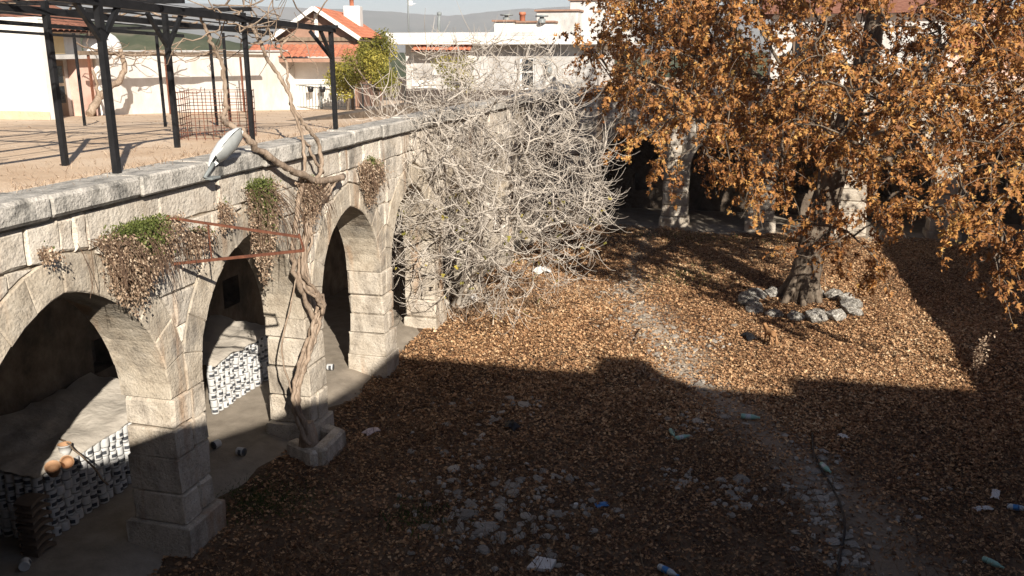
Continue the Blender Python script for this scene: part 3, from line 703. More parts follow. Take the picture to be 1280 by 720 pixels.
# ------------------------------------------------------------------ cobbles showing through the earth
COB = [rock_mesh(50 + k, flat=.34, seg=7, rings=4, rough=.17) for k in range(8)]
CP_ = []
def cobble(p, q, sx=1.0, rz=None, up=.35):
    CP_.append((p[0], p[1], q)); o = link('cobblestone', COB[random.randrange(8)], 'cobble', ground)
    o.location = (p[0], p[1], float(gz(p[0], p[1])) + q * .12); o.scale = (q * sx * random.uniform(.85, 1.2), q * random.uniform(.75, 1.1), q * random.uniform(.6, 1.0))
    o.rotation_euler = (random.uniform(-.12, .12), random.uniform(-.12, .12), random.uniform(0, 6.3) if rz is None else rz + random.uniform(-.3, .3))
clusters = [(575, 605, 42, 40, 22, .13), (612, 640, 30, 16, 8, .19), (660, 605, 30, 14, 10, .13), (660, 660, 55, 30, 22, .14), (570, 665, 30, 30, 10, .13), (720, 640, 45, 25, 9, .11), (600, 510, 40, 12, 7, .13), (660, 505, 16, 6, 4, .2),
            (845, 600, 18, 12, 8, .13), (915, 607, 16, 8, 7, .14), (930, 632, 26, 10, 6, .12), (868, 535, 16, 8, 5, .13), (880, 515, 28, 8, 6, .13), (1025, 625, 20, 42, 26, .13), (1060, 700, 22, 12, 8, .17), (985, 600, 20, 20, 4, .1), (1120, 640, 70, 40, 6, .09),
            (775, 390, 28, 12, 16, .13), (805, 410, 28, 12, 16, .13), (835, 430, 22, 14, 14, .12), (850, 455, 18, 12, 10, .13), (872, 482, 10, 4, 5, .16), (765, 365, 16, 8, 8, .12), (890, 425, 16, 10, 8, .14), (785, 350, 16, 8, 5, .1)]
for (px, py, sx, sy, n, q) in clusters:
    done = []
    for k in range(n * 3):
        if len(done) >= n: break
        a, b = random.gauss(px, sx * .75), random.gauss(py, sy * .75); p = ground_at(a, b); r_ = q * random.uniform(.36, .85)
        if any((p[0] - d[0]) ** 2 + (p[1] - d[1]) ** 2 < (r_ * 1.25 + d[2] * 1.25) ** 2 for d in done): continue
        done.append((p[0], p[1], r_)); cobble(p, r_, sx=1.25, rz=.3 if px > 980 else None)

def bare(x, y, keep=.2):
    out = np.ones(len(x), bool)
    for (cx_, cy_, q_) in CP_: m = (x - cx_) ** 2 + (y - cy_) ** 2 < (q_ * 1.1) ** 2; out[m] &= RNG.random(int(m.sum())) < keep
    return out
# ------------------------------------------------------------------ fallen leaves and dead growth
def blot(x, y): return np.sin(x * .9 + 1.7) * np.sin(y * .8 + .3) + .6 * np.sin(x * 2.1 - y * 1.3) + .4 * np.sin(x * 3.7 + y * 2.9)
N = 225000
x = RNG.uniform(-7.35, 10.8, N); y = RNG.uniform(7.5, 34.6, N)
dens = np.interp(y, [7, 11, 14, 17, 19, 30, 34.6], [.28, .28, .42, .72, .8, .62, .45]) * (1 - .88 * path_weight(x, y)) * (1 + .45 * np.clip(blot(x, y), -1.4, 1))
dens *= np.interp(x, [-7.4, -6.9, -6, -4], [.25, .7, .9, 1])
k = RNG.random(N) < dens; x, y = x[k], y[k]; k = bare(x, y); x, y = x[k], y[k]; n = len(x)
z = gz(x, y) + RNG.uniform(.004, .05, n)
th = RNG.uniform(0, 2 * np.pi, n); ax = np.stack([np.cos(th), np.sin(th), RNG.normal(0, .28, n)], 1); hint = RNG.normal(0, .33, (n, 3)) + np.array([0, 0, 1.0])
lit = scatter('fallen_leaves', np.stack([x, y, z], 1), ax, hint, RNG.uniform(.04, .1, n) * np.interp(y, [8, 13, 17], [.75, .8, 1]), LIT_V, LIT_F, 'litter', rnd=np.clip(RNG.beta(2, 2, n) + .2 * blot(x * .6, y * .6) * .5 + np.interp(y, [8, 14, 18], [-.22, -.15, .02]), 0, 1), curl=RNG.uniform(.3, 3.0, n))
tag(lit, 'dry brown plane leaves carpeting the courtyard', 'fallen leaves', kind='stuff'); print('litter', n)
N = 330000
x = RNG.uniform(-7.35, 10.8, N); y = RNG.uniform(8, 34.6, N); dens = np.interp(y, [7, 12, 16, 19, 30, 34.6], [.45, .5, .8, .95, .75, .5]) * (1 - .8 * path_weight(x, y)) * (1 + .3 * np.clip(blot(x + 3, y), -1.4, 1)); k = RNG.random(N) < dens; x, y = x[k], y[k]; k = bare(x, y, .25); x, y = x[k], y[k]; n = len(x); th = RNG.uniform(0, 6.3, n)
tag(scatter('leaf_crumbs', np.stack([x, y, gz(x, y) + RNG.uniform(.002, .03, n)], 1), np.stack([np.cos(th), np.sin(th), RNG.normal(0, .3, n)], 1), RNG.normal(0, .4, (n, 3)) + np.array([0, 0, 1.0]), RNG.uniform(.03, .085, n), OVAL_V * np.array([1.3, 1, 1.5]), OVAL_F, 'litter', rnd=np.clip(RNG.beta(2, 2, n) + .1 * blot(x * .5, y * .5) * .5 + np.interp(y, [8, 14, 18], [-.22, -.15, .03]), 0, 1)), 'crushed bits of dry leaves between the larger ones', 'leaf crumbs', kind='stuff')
N = 80000
x = RNG.uniform(-6.6, 12, N); y = RNG.uniform(8, 18.5, N); k = (RNG.random(N) < np.interp(y, [8, 12, 15, 18.5], [1, .8, .45, .1]) * np.clip(.55 + .5 * blot(x * 1.3, y * 1.2), .05, 1) * (1 - .8 * path_weight(x, y))) ; x, y = x[k], y[k]; k = bare(x, y, .1); x, y = x[k], y[k]; n = len(x)
th = RNG.uniform(0, 2 * np.pi, n); ax = np.stack([np.cos(th), np.sin(th), RNG.uniform(.0, 1.2, n)], 1)
dg = scatter('dead_weeds', np.stack([x, y, gz(x, y)], 1), ax, RNG.normal(0, .5, (n, 3)) + np.array([0, 0, 1.0]), RNG.uniform(.1, .36, n), BLADE_V * np.array([.4, 1, 1]), BLADE_F, 'deadgrass')
tag(dg, 'dead brown weeds matted over the shaded ground', 'weeds', kind='stuff')
xs_, ys_ = [], []
for (px, py, sx, sy, n, q) in clusters:
    for k in range(n * 3):
        p = ground_at(random.gauss(px, sx * 1.0), random.gauss(py, sy * .95)); xs_.append(p[0]); ys_.append(p[1])
x, y = np.array(xs_), np.array(ys_); n = len(x); th = RNG.uniform(0, 6.3, n)
CH_V = np.array([(-.5, -.4, 0), (.5, -.35, 0), (.45, .4, 0), (-.4, .45, 0), (-.32, -.25, .4), (.3, -.22, .45), (.3, .25, .4), (-.25, .3, .42)]); CH_F = np.array([(4, 5, 6), (4, 6, 7), (0, 1, 5), (0, 5, 4), (1, 2, 6), (1, 6, 5), (2, 3, 7), (2, 7, 6), (3, 0, 4), (3, 4, 7)])
tag(scatter('stone_chips', np.stack([x, y, gz(x, y) + .01], 1), np.stack([np.cos(th), np.sin(th), RNG.normal(0, .15, n)], 1), RNG.normal(0, .2, (n, 3)) + np.array([0, 0, 1.0]), RNG.uniform(.03, .10, n), CH_V, CH_F, 'cobble'), 'small pale stone chips lying among the cobbles', 'stone chips', kind='stuff')
# green patches
def patch(px, py, rx, ry, n, lab, mat='grass', h=(.05, .16)):
    c = ground_at(px, py); x = c[0] + RNG.normal(0, rx, n); y = c[1] + RNG.normal(0, ry, n); th = RNG.uniform(0, 6.3, n)
    o = scatter('grass_patch', np.stack([x, y, gz(x, y)], 1), np.stack([np.cos(th), np.sin(th), RNG.uniform(.3, 1.5, n)], 1), RNG.normal(0, .4, (n, 3)) + np.array([0, 0, 1.0]), RNG.uniform(*h, n), BLADE_V * np.array([1.6, 1, 1]), BLADE_F, mat)
    return tag(o, lab, 'grass', kind='stuff')
patch(332, 625, .4, .33, 2600, 'small green weeds beside the nearest pier', h=(.03, .09))
patch(600, 383, 1.0, .7, 2200, 'golden dry grass under the bare fig', 'dryleaf', (.08, .3))
patch(690, 360, .8, .7, 900, 'straw coloured grass beyond the bare fig', 'dryleaf', (.06, .2))
patch(525, 645, .3, .3, 350, 'sparse green weeds among pale stones')
patch(860, 345, .7, .9, 700, 'thin olive grass on the sunny leaf litter', 'greenleaf')
patch(880, 298, 1.8, .5, 900, 'thin olive grass before the far arcade', 'greenleaf')
# ------------------------------------------------------------------ vine on the wall and over the pergola
vine = tag(empty('grape_vine', tuple(onX(385, 548, -6.85))), 'old grape vine twisting up the arcade wall to the pergola', 'vine')
VO = np.array(vine.location)
def smooth_path(pts, n=5, wob=.012):
    pts = [np.asarray(p, float) for p in pts]; out = []
    for i in range(len(pts) - 1):
        p0, p1, p2, p3 = pts[max(i - 1, 0)], pts[i], pts[i + 1], pts[min(i + 2, len(pts) - 1)]
        for k in range(n):
            t = k / n; q = .5 * ((2 * p1) + (-p0 + p2) * t + (2 * p0 - 5 * p1 + 4 * p2 - p3) * t * t + (-p0 + 3 * p1 - 3 * p2 + p3) * t ** 3)
            out.append(q + RNG.normal(0, wob, 3))
    out.append(pts[-1]); return out
def vpath(mb, pl, r0, r1, n=7, wob=.012):
    pts = smooth_path([onX(px, py, X) - VO for px, py, X in pl], 5, wob); k = len(pts)
    rr = [(r0 + (r1 - r0) * i / (k - 1)) * random.uniform(.85, 1.2) for i in range(k)]; mb.tube(pts, rr, n=n)
vt = MB()
vpath(vt, [(392, 556, -6.75), (383, 540, -6.85), (370, 505, -6.95), (372, 478, -6.98), (385, 440, -6.98), (393, 408, -6.96), (402, 388, -6.9), (399, 374, -6.9), (386, 358, -6.95), (379, 334, -6.98), (385, 285, -6.98), (400, 250, -6.96), (414, 228, -6.94), (428, 222, -6.9)], .075, .05, n=8)
vpath(vt, [(394, 404, -6.95), (382, 375, -6.97), (370, 345, -6.99), (366, 315, -6.99), (371, 270, -6.99), (377, 232, -6.97), (378, 215, -6.93)], .045, .04)
vpath(vt, [(430, 221, -6.9), (400, 226, -6.88), (372, 216, -6.85), (350, 206, -6.9), (325, 188, -6.95), (308, 172, -7.0), (302, 162, -7.05), (290, 158, -7.1), (280, 148, -7.4), (282, 130, -7.5), (281, 105, -7.5), (277, 80, -7.5), (266, 58, -7.5), (258, 40, -7.5), (250, 20, -7.5)], .06, .022)
vpath(vt, [(395, 226, -6.88), (402, 205, -6.9), (398, 180, -6.95), (384, 160, -7.0), (370, 140, -7.1), (358, 112, -7.2), (347, 92, -7.3), (335, 74, -7.35), (322, 48, -7.4), (312, 28, -7.45)], .038, .025)
vpath(vt, [(378, 222, -6.9), (380, 190, -6.92), (376, 165, -7.0), (364, 130, -7.1), (360, 105, -7.3), (358, 80, -7.4), (352, 60, -7.45), (368, 40, -7.45)], .028, .016)
vpath(vt, [(404, 216, -6.88), (392, 196, -6.9), (386, 182, -6.95), (372, 172, -7.0)], .03, .02)
main_ = [(392, 556, -6.75), (383, 540, -6.85), (370, 505, -6.95), (372, 478, -6.98), (385, 440, -6.98), (393, 408, -6.96), (402, 388, -6.9), (399, 374, -6.9), (386, 358, -6.95), (379, 334, -6.98), (385, 285, -6.98), (400, 250, -6.96), (414, 228, -6.94)]
for k in range(3): vpath(vt, [(a_ + 5 * math.cos(i * .9 + k * 2.1) + random.uniform(-2, 2), b_, c_ + .05 * math.sin(i * .9 + k * 2.1) + .03) for i, (a_, b_, c_) in enumerate(main_)], .04, .022, n=6, wob=.015)
vpath(vt, [(368, 500, -6.97), (358, 470, -6.99), (352, 430, -7.0), (362, 380, -7.0), (372, 340, -6.99)], .018, .012, n=5)
vt.build('stems', 'vinebark', vine)
vw = MB()
def beamz(Y): return np.interp(Y, [4, 9.2, 12.6, 15.6], [7.5, 7.40, 7.33, 7.14])
for k in range(46):
    y0 = random.uniform(6.5, 15.4); x0 = random.choice([-7.45, -7.45, -8.7, -9.6, -10.6]) + random.uniform(-.2, .2); p = np.array([x0, y0, beamz(y0) + .07]); d = np.array([random.uniform(-.7, .7), random.uniform(-1, 1), 0.05]); pts = [p - VO]
    L = random.uniform(.7, 2.6)
    for i in range(8):
        d = d + np.array([random.gauss(0, .3), random.gauss(0, .3), random.gauss(0, .16)]); d /= np.linalg.norm(d); p = p + d * L / 8; p[2] = max(p[2], beamz(p[1]) + .03) + .004; pts.append(p - VO)
    vw.tube(pts, list(np.linspace(random.uniform(.012, .024), .005, 9)), n=4, caps=False)
for (px, py) in [(330, 45), (320, 30), (345, 60), (300, 40), (285, 30), (268, 40), (350, 35), (335, 20), (300, 15), (315, 55)]:       # wiry knot over the second post
    for q in range(3):
        p = onX(px, py, -7.45); d = np.array([random.gauss(0, .5), random.gauss(0, 1), random.gauss(.3, .5)]); pts = [p - VO]
        for i in range(9):
            d = d + RNG.normal(0, .45, 3); d /= np.linalg.norm(d); p = p + d * .13; pts.append(p - VO)
        vw.tube(pts, list(np.linspace(.013, .004, 10)), n=4, caps=False)
vw.build('canes', 'vinebark', vine)
bs = MB(); c = onX(392, 560, -6.7)
bs.tube([(0, 0, -.3), (.02, -.02, .05), (0, .0, .3)], [.2, .16, .11], n=8); bs.build('root_stock', 'vinebark', vine)
kerb = tag(empty('stone_kerb', tuple(ground_at(395, 572))), 'low stone kerb around the vine foot at the second pier', 'kerb'); KO = np.array(kerb.location)
for (a, b, c_, d_, h) in [(365, 566, 398, 582, .26), (398, 582, 426, 556, .3), (404, 546, 424, 553, .24)]:
    p, q = ground_at(a, b) - KO, ground_at(c_, d_) - KO; t = q - p; L = np.linalg.norm(t[:2]); o = MB().box((0, -.13, -.08), (L, .13, h), c=.045).build('kerb_stone', 'pier', kerb)
    o.location = tuple(p); o.rotation_euler = (random.uniform(-.06, .06), 0, math.atan2(t[1], t[0]))

v2 = tag(empty('grape_vine', tuple(onX(118, 140, -19.4))), 'thick leaning vine trunk under the wooden rail by the white wall', 'vine'); VO2 = np.array(v2.location); mb = MB()
def v2path(pl, r0, r1):
    pts = smooth_path([onX(a_, b_, -19.4) - VO2 for a_, b_ in pl], 4, .015); mb.tube(pts, list(np.linspace(r0, r1, len(pts))), n=6)
v2path([(112, 143), (122, 126), (134, 112), (148, 101), (155, 88), (154, 72), (150, 62)], .13, .07); v2path([(150, 66), (175, 70), (205, 66), (240, 70), (275, 64), (300, 66)], .05, .03); v2path([(152, 70), (130, 64), (110, 60), (92, 52)], .045, .02); v2path([(200, 67), (215, 56), (232, 50)], .03, .015); v2path([(125, 122), (120, 105), (116, 88)], .06, .04)
for k in range(22):
    a_ = random.uniform(85, 320); p = onX(a_, 66, -19.4 + random.uniform(-.8, .5)); d = RNG.normal(0, 1, 3); pts = [p - VO2]
    for i in range(7): d = d + RNG.normal(0, .5, 3); d[2] *= .6; d /= np.linalg.norm(d); p = p + d * .22; pts.append(p - VO2)
    mb.tube(pts, list(np.linspace(.02, .007, 8)), n=4, caps=False)
mb.build('stems', 'vinebark', v2)
rp_ = onX(98, 66, -19.5); rq_ = onX(330, 70, -19.5); rail = tag(empty('wooden_trellis', tuple(onX(206, 146, -19.5))), 'weathered wooden rail on thin posts before the white wall', 'trellis'); RO = np.array(rail.location)
MB().bar(rp_ - RO, rq_ - RO, .09, .12).build('rail', 'wood', rail)
for a_ in (110, 206, 300):
    q = onX(a_, 67, -19.5); MB().bar(np.array([q[0], q[1], float(terz(q[0], q[1])) - .1]) - RO, q - RO, .06).build('post', 'rust', rail)

# ------------------------------------------------------------------ dry plants hanging from the joints
def hanging(px, py, w, h, n, lab, green=0.0, gside=0.0):
    c = onX(px, py, LX + .04); root = tag(empty('hanging_plant', tuple(c)), lab, 'plant', 'plants rooted in the wall joints')
    n = int(n * 2.2); ns = int(26 + 60 * w); us = np.clip(RNG.normal(0, .3, ns), -.75, .75); ls = RNG.uniform(.35, 1.15, ns); sd = RNG.integers(0, ns, n); v = RNG.uniform(0, 1, n) ** .9 * ls[sd]; u = us[sd] + RNG.normal(0, .035, n) + .12 * np.sin(v * 4 + sd)
    Y = u * w * (1 - .45 * v) + .08 * w * np.sin(v * 5); Z = -v * h * (1 - .5 * np.abs(u)) + RNG.normal(0, .03, n) + .12 * h; X = np.abs(RNG.normal(0, 1, n)) * (.05 + .13 * np.sqrt(v) * (1.2 - v)) + .02
    pos = np.stack([X, Y, Z], 1); ax = np.stack([RNG.normal(.25, .5, n), RNG.normal(0, .5, n), RNG.normal(-.9, .45, n)], 1)
    g = (v + np.abs(u - gside) * .9 + RNG.normal(0, .2, n)) < green
    scatter('dry_foliage', pos[~g], ax[~g], RNG.normal(size=(n, 3))[~g] + np.array([1, -.3, .2]), RNG.uniform(.018, .052, n)[~g], OVAL_V, OVAL_F, 'dryleaf', root)
    if g.sum() > 5:
        ag = ax[g]; ag[:, 2] = np.abs(ag[:, 2]); scatter('green_foliage', pos[g] + np.array([.03, 0, .04]), ag, RNG.normal(size=(n, 3))[g] + np.array([1, -.3, .2]), RNG.uniform(.02, .05, n)[g], OVAL_V, OVAL_F, 'greenleaf', root)
    st = MB()
    for k in range(int(w * 60)):
        y0 = random.gauss(0, .3) * w; p = np.array([.02, y0, .1 * h]); pts = [p]; d = np.array([.6, random.gauss(0, .4), .3])
        for i in range(6): d = d + np.array([-.05, random.gauss(0, .2), -.42]); d /= np.linalg.norm(d); p = p + d * h * random.uniform(.08, .19); p[0] = max(p[0], .02); pts.append(p)
        st.tube(pts, .004, n=3, caps=False)
    st.build('stems', 'dryleaf', root)['kind'] = 'stuff'; return root
hanging(158, 296, 1.15, .95, 7000, 'wide dry brown plant with a green top over the nearest arch', .33, .1)
hanging(318, 244, .62, 1.5, 5200, 'long dry plant with a bright green top hanging into the second arch', .42, -.25)
hanging(457, 208, .62, .85, 3600, 'rusty brown dry plant above the third arch', .06)
hanging(378, 232, .5, 1.0, 1300, 'thin dry plant behind the vine stems', 0)
hanging(273, 258, .22, .42, 240, 'tiny dry tuft beside the long hanging plant', 0)
hanging(50, 312, .12, .16, 120, 'tiny reddish tuft in a joint over the nearest arch', 0)
hanging(238, 292, .5, .5, 420, 'sparse dry sprigs beside the rusty bracket', 0)

# ------------------------------------------------------------------ rusty bracket and street lamp on the wall
A, B = onX(210, 272, LX + .0), onX(215, 330, LX + .0)
br = tag(empty('iron_bracket', tuple(B)), 'rusty triangular iron bracket jutting from the wall over the second arch', 'bracket')
def X_(px, py, Y): return onY(px, py, Y)
E1, E2 = X_(374, 296, A[1] + .05), X_(380, 313, A[1] + .05)
MB().bar(A - B, E1 - B, .03).build('top_bar', 'rust', br); MB().bar((0, 0, 0), E2 - B, .035).build('lower_bar', 'rust', br)
MB().bar((.0, 0, -.04), A - B + np.array([0, 0, .03]), .04).build('wall_plate', 'rust', br)
MB().bar(E2 - B, E1 - B + np.array([0, 0, .04]), .02).build('end_strut', 'rust', br)
f = .31; MB().bar((A - B) * (1 - f) + (E1 - B) * f, (E2 - B) * f, .014).build('tie_rod', 'rust', br)

L0 = onX(262, 210, -6.98); lamp = tag(empty('street_lamp', tuple(L0)), 'white street lamp head tilted on the wall ledge above the arcade', 'lamp')
Lt = onX(303, 163, -6.75) - L0; ex = Lt / np.linalg.norm(Lt); LL = float(np.linalg.norm(Lt)) * 1.02
upv = -RT * .8 + np.array([0, 0, .45]) + FW * .3; upv = upv - ex * upv.dot(ex); upv /= np.linalg.norm(upv); side = np.cross(upv, ex)
Mx = np.stack([ex, side, upv], 1)
def loft(prof, half, mi, nn=9):
    """lengthwise shell: prof (t, width, height)"""
    vs = []
    for t, w, h in prof:
        for j in range(nn):
            a = math.pi * j / (nn - 1); vs.append(Mx @ np.array([t * LL, math.cos(a) * w, half * math.sin(a) * h]))
    k = len(prof); fs = [(i * nn + j, i * nn + j + 1, (i + 1) * nn + j + 1, (i + 1) * nn + j) for i in range(k - 1) for j in range(nn - 1)]
    return MB().add(vs, fs if half < 0 else [f[::-1] for f in fs], mi, True)
sgn = 1
loft([(.0, .03, .03), (.06, .06, .06), (.22, .10, .115), (.5, .135, .15), (.75, .135, .135), (.92, .10, .09), (1.0, .04, .02)], sgn, 0).build('shade', 'lampshell', lamp)
loft([(.22, .09, .02), (.35, .115, .075), (.6, .125, .10), (.85, .10, .07), (.95, .07, .01)], -sgn, 0).build('lens', 'lampglass', lamp)
MB().tube([Mx @ np.array([.12 * LL, 0, 0]), Mx @ np.array([-.05 * LL, 0, -.02]), (0.02, -.16, -.10), (.03, -.05, -.14)], [.03, .03, .028, .026], n=8).build('arm', 'greyplastic', lamp)
MB().box((-.14, -.12, -.15), (.1, .10, -.115), c=.008).build('mounting_plate', 'greyplastic', lamp)

# ------------------------------------------------------------------ pergola and wire cage on the terrace
pg = tag(empty('pergola', (-8.6, 11.5, 5.3)), 'black steel pergola with vine canes on the sandy terrace', 'pergola'); PO = np.array(pg.location)
def post(px, py, X, brace=None, w=.085, name='post', ztop=None):
    p = onX(px, py, X); p[2] = min(p[2], 5.36); zt = ztop or beamz(p[1]); q = np.array([p[0], p[1], zt])
    o = MB().bar(p - PO - np.array([0, 0, .05]), q - PO, w).build(name, 'blackmetal', pg)
    if brace:
        for sx, sy in brace: MB().bar(q - PO + np.array([0, 0, -.52]), q - PO + np.array([sx * .42, sy * .42, -.02]), .055).build('brace', 'blackmetal', pg)
    return q
t1 = post(147, 222, -7.45, [(0, 1), (0, -1)], .078); t2 = post(316, 178, -7.45, None, .06); t3 = post(420, 168, -7.45, [(0, -1), (-1, 0)], .072)
b1 = post(82, 207, -8.7, None, .07); b2 = post(222, 185, -8.6, [(0, 1), (0, -1)], .07)
for (px, py, X) in [(206, 150, -11.5), (287, 142, -10.4), (105, 148, -13.5), (270, 140, -10.9)]:
    p = onX(px, py, X); p[2] = float(terz(p[0], p[1])); MB().bar(p - PO, (p[0] - PO[0], p[1] - PO[1], 7.12 - PO[2]), .045).build('thin_post', 'blackmetal', pg)
def beam(x0, y0, x1, y1, w=.075, dz=0.0, h=None):
    MB().bar(np.array([x0, y0, beamz(y0) + dz]) - PO, np.array([x1, y1, beamz(y1) + dz]) - PO, w, h).build('beam', 'blackmetal', pg)
beam(-7.45, 4, -7.45, 15.75, .09); beam(-8.7, 4, -8.7, 15.7, .075, -.06); beam(-10.6, 4, -10.6, 15.7, .06, -.1); beam(-12.6, 6, -12.6, 15.7, .05, -.12)
for yy in (6.5, 9.2, 10.9, 12.6, 15.6): beam(-7.3, yy, -12.7, yy, .06, .05)
for xx in (-7.9, -9.3, -10.0, -11.4): beam(xx, 6, xx, 15.7, .022, .09)
wires = MB()
for k in range(9):
    xx = -7.7 - .55 * k; wires.bar(np.array([xx, 5, beamz(5) + .1]) - PO, np.array([xx, 15.7, beamz(15.7) + .1]) - PO, .007)
wires.build('wires', 'blackmetal', pg)

cg_c = W(274, 172, 15.6); cg_c[2] = 5.29; cage = tag(empty('wire_cage', tuple(cg_c), R(20)), 'rusty welded wire mesh cage standing on the terrace', 'cage')
for (ax0, ay0, ax1, ay1) in [(-.56, -.4, .56, -.4), (.56, -.4, .56, .45), (.56, .45, -.56, .45), (-.56, .45, -.56, -.4)]:
    mb = MB(); Ls = math.hypot(ax1 - ax0, ay1 - ay0); nn = int(Ls / .125)
    for i in range(nn + 1):
        t = i / nn; mb.bar((ax0 + t * (ax1 - ax0), ay0 + t * (ay1 - ay0), 0), (ax0 + t * (ax1 - ax0), ay0 + t * (ay1 - ay0), .82 + random.uniform(-.03, .03)), .010)
    for i in range(8): mb.bar((ax0, ay0, .04 + i * .11), (ax1, ay1, .04 + i * .11 + random.uniform(-.015, .015)), .010)
    mb.build('mesh_panel', 'rust', cage)

# ------------------------------------------------------------------ buildings on and behind the terrace
def bld(name, loc, lab, cat='building', rz=0, group=None): return tag(empty(name, tuple(loc), rz), lab, cat, group)
def tiles(root, o, u, v, nu, nv, wu, wv, mat, thick=.05):
    """rows of pan tiles on a slope: o corner, u along the eave, v up the slope"""
    o, u, v = (np.array(a, float) for a in (o, u, v)); n = np.cross(u, v); n /= np.linalg.norm(n); mb = MB(); k = 6
    for i in range(k + 1):
        a = math.pi * i / k
        for t in (0.0, 1.06): mb.v.append(tuple(u * wu * (.5 - .5 * math.cos(a)) * .98 + v * wv * t + n * (thick * math.sin(a) + .012 * (1 - t))))
    for i in range(k): mb.f.append([2 * i, 2 * i + 2, 2 * i + 3, 2 * i + 1]); mb.m.append(0); mb.smooth.append(True)
    me = mb.mesh('roof_tile'); me.materials.append(MT[mat])
    for j in range(nv):
        for i in range(nu):
            ob = bpy.data.objects.new('roof_tile', me); COL.objects.link(ob); ob.parent = root; ob.location = tuple(o + u * wu * i + v * wv * j + n * .02)
n = 1500; x = RNG.uniform(-20, -7.3, n); y = RNG.uniform(5, 42, n); th = RNG.uniform(0, 6.3, n)
tag(scatter('gravel', np.stack([x, y, terz(x, y) + .004], 1), np.stack([np.cos(th), np.sin(th), RNG.normal(0, .2, n)], 1), RNG.normal(0, .3, (n, 3)) + np.array([0, 0, 1.0]), RNG.uniform(.02, .05, n) * RNG.choice([.6, 1, 1.6], n), OVAL_V * np.array([1.5, 1, 2.5]), OVAL_F, 'dryleaf'), 'loose grit and dead leaves on the sandy terrace', 'gravel', kind='stuff')
n = 2600; y = RNG.uniform(4, 19, n); x = -7.62 + RNG.normal(0, .12, n) - (RNG.random(n) < .3) * RNG.random(n) * 1.5; th = RNG.uniform(0, 6.3, n)
tag(scatter('dry_grass', np.stack([x, y, terz(x, y)], 1), np.stack([np.cos(th), np.sin(th), RNG.uniform(.2, 1.5, n)], 1), RNG.normal(0, .4, (n, 3)) + np.array([0, 0, 1.0]), RNG.uniform(.03, .12, n), BLADE_V, BLADE_F, 'dryleaf'), 'sparse dry grass along the terrace edge', 'grass', kind='stuff')
# low white wall at the left edge
p = W(63, 155, 24.5); wz = float(terz(p[0], p[1]))
w1 = bld('plastered_wall', (p[0], p[1], wz), 'plain white plastered wall end beside the pergola', 'wall')
MB().box((-9, 0, -.3), (0, .35, 7.62 - wz), c=.03).build('masonry', 'whitewall', w1); MB().box((-9, -.04, -.3), (.04, -.004, .22), c=.01).build('plinth', 'sand', w1)
# long white wall along the back of the terrace
a, b = onX(128, 146, -20.5), onX(428, 133, -20.5)
w2 = bld('plastered_wall', (-20.5, a[1], 4.6), 'long white garden wall across the terrace with vine shadows', 'wall')
MB().box((-.35, 0, -1.4), (0, b[1] - a[1], 6.66 - 4.6), c=.03).build('masonry', 'whitewall', w2)
MB().box((-.42, -.02, 2.063), (.06, b[1] - a[1] + .02, 2.15), c=.02).build('coping', 'greywall', w2)
# old shed house with brown tiles and a glazed door
sh = bld('old_house', (-20.5, a[1] - 4.2, 4.6), 'old house with brown tiled roof and glazed double door', 'house'); 
MB().box((-4.5, 0, -1), (-.4, 4.1, 2.75)).build('wall', 'greywall', sh); MB().box((-.395, 1.1, 2.05), (-.37, 3.3, 2.7)).build('fascia', 'ochre', sh); MB().box((-.39, 3.35, -.4), (-.05, 4.1, 1.9)).build('buttress', 'pinkwall', sh)
MB().box((-.39, .3, 1.9), (.25, 4.2, 2.03)).build('door_hood', 'greywall', sh)
dr = MB().box((-.39, 1.2, -.2), (-.33, 3.1, 1.85)).build('door', 'wood', sh)
for k in range(4):
    for j in range(2): MB().box((-.335, 1.28 + k * .46, .55 + j * .62), (-.32, 1.28 + k * .46 + .36, .55 + j * .62 + .52)).build('pane', 'glass', dr)
MB().add([(.3, -.5, 2.68), (.3, 4.5, 2.68), (-2.4, 4.5, 3.85), (-2.4, -.5, 3.85), (-5.1, -.5, 2.68), (-5.1, 4.5, 2.68)], [(0, 1, 2, 3), (3, 2, 5, 4), (0, 3, 4), (1, 5, 2)]).build('roof_deck', 'brownwall', sh)
ux = np.array([0, 1.0, 0]); vx = np.array([-2.7, 0, 1.17]); vx /= np.linalg.norm(vx)
tiles(sh, (.34, -.5, 2.70), ux, vx, 20, 7, .25, .42, 'oldtile')
# satellite dishes on the pergola wall
for k, px in enumerate((122, 136)):
    c = onX(px, 57, -20.6); ds = tag(empty('satellite_dish', tuple(c), R(-35 + 10 * k)), ['white satellite dish above the glazed door', 'white satellite dish at the end of the garden wall'][k], 'dish')
    MB().lathe([(.02, .16), (.2, .12), (.36, .04), (.46, -.05), (.47, -.06), (.36, .02), (.2, .1), (.02, .14)], n=16).build('reflector', 'whitepaint', ds).rotation_euler = (R(75), 0, R(90))
    MB().tube([(0, 0, -.9), (0, 0, -.1), (.1, 0, 0)], .03, n=6).build('mast', 'greyplastic', ds); MB().tube([(.1, 0, -.35), (.5, -.15, 0)], .015, n=5).build('feed_arm', 'greyplastic', ds)
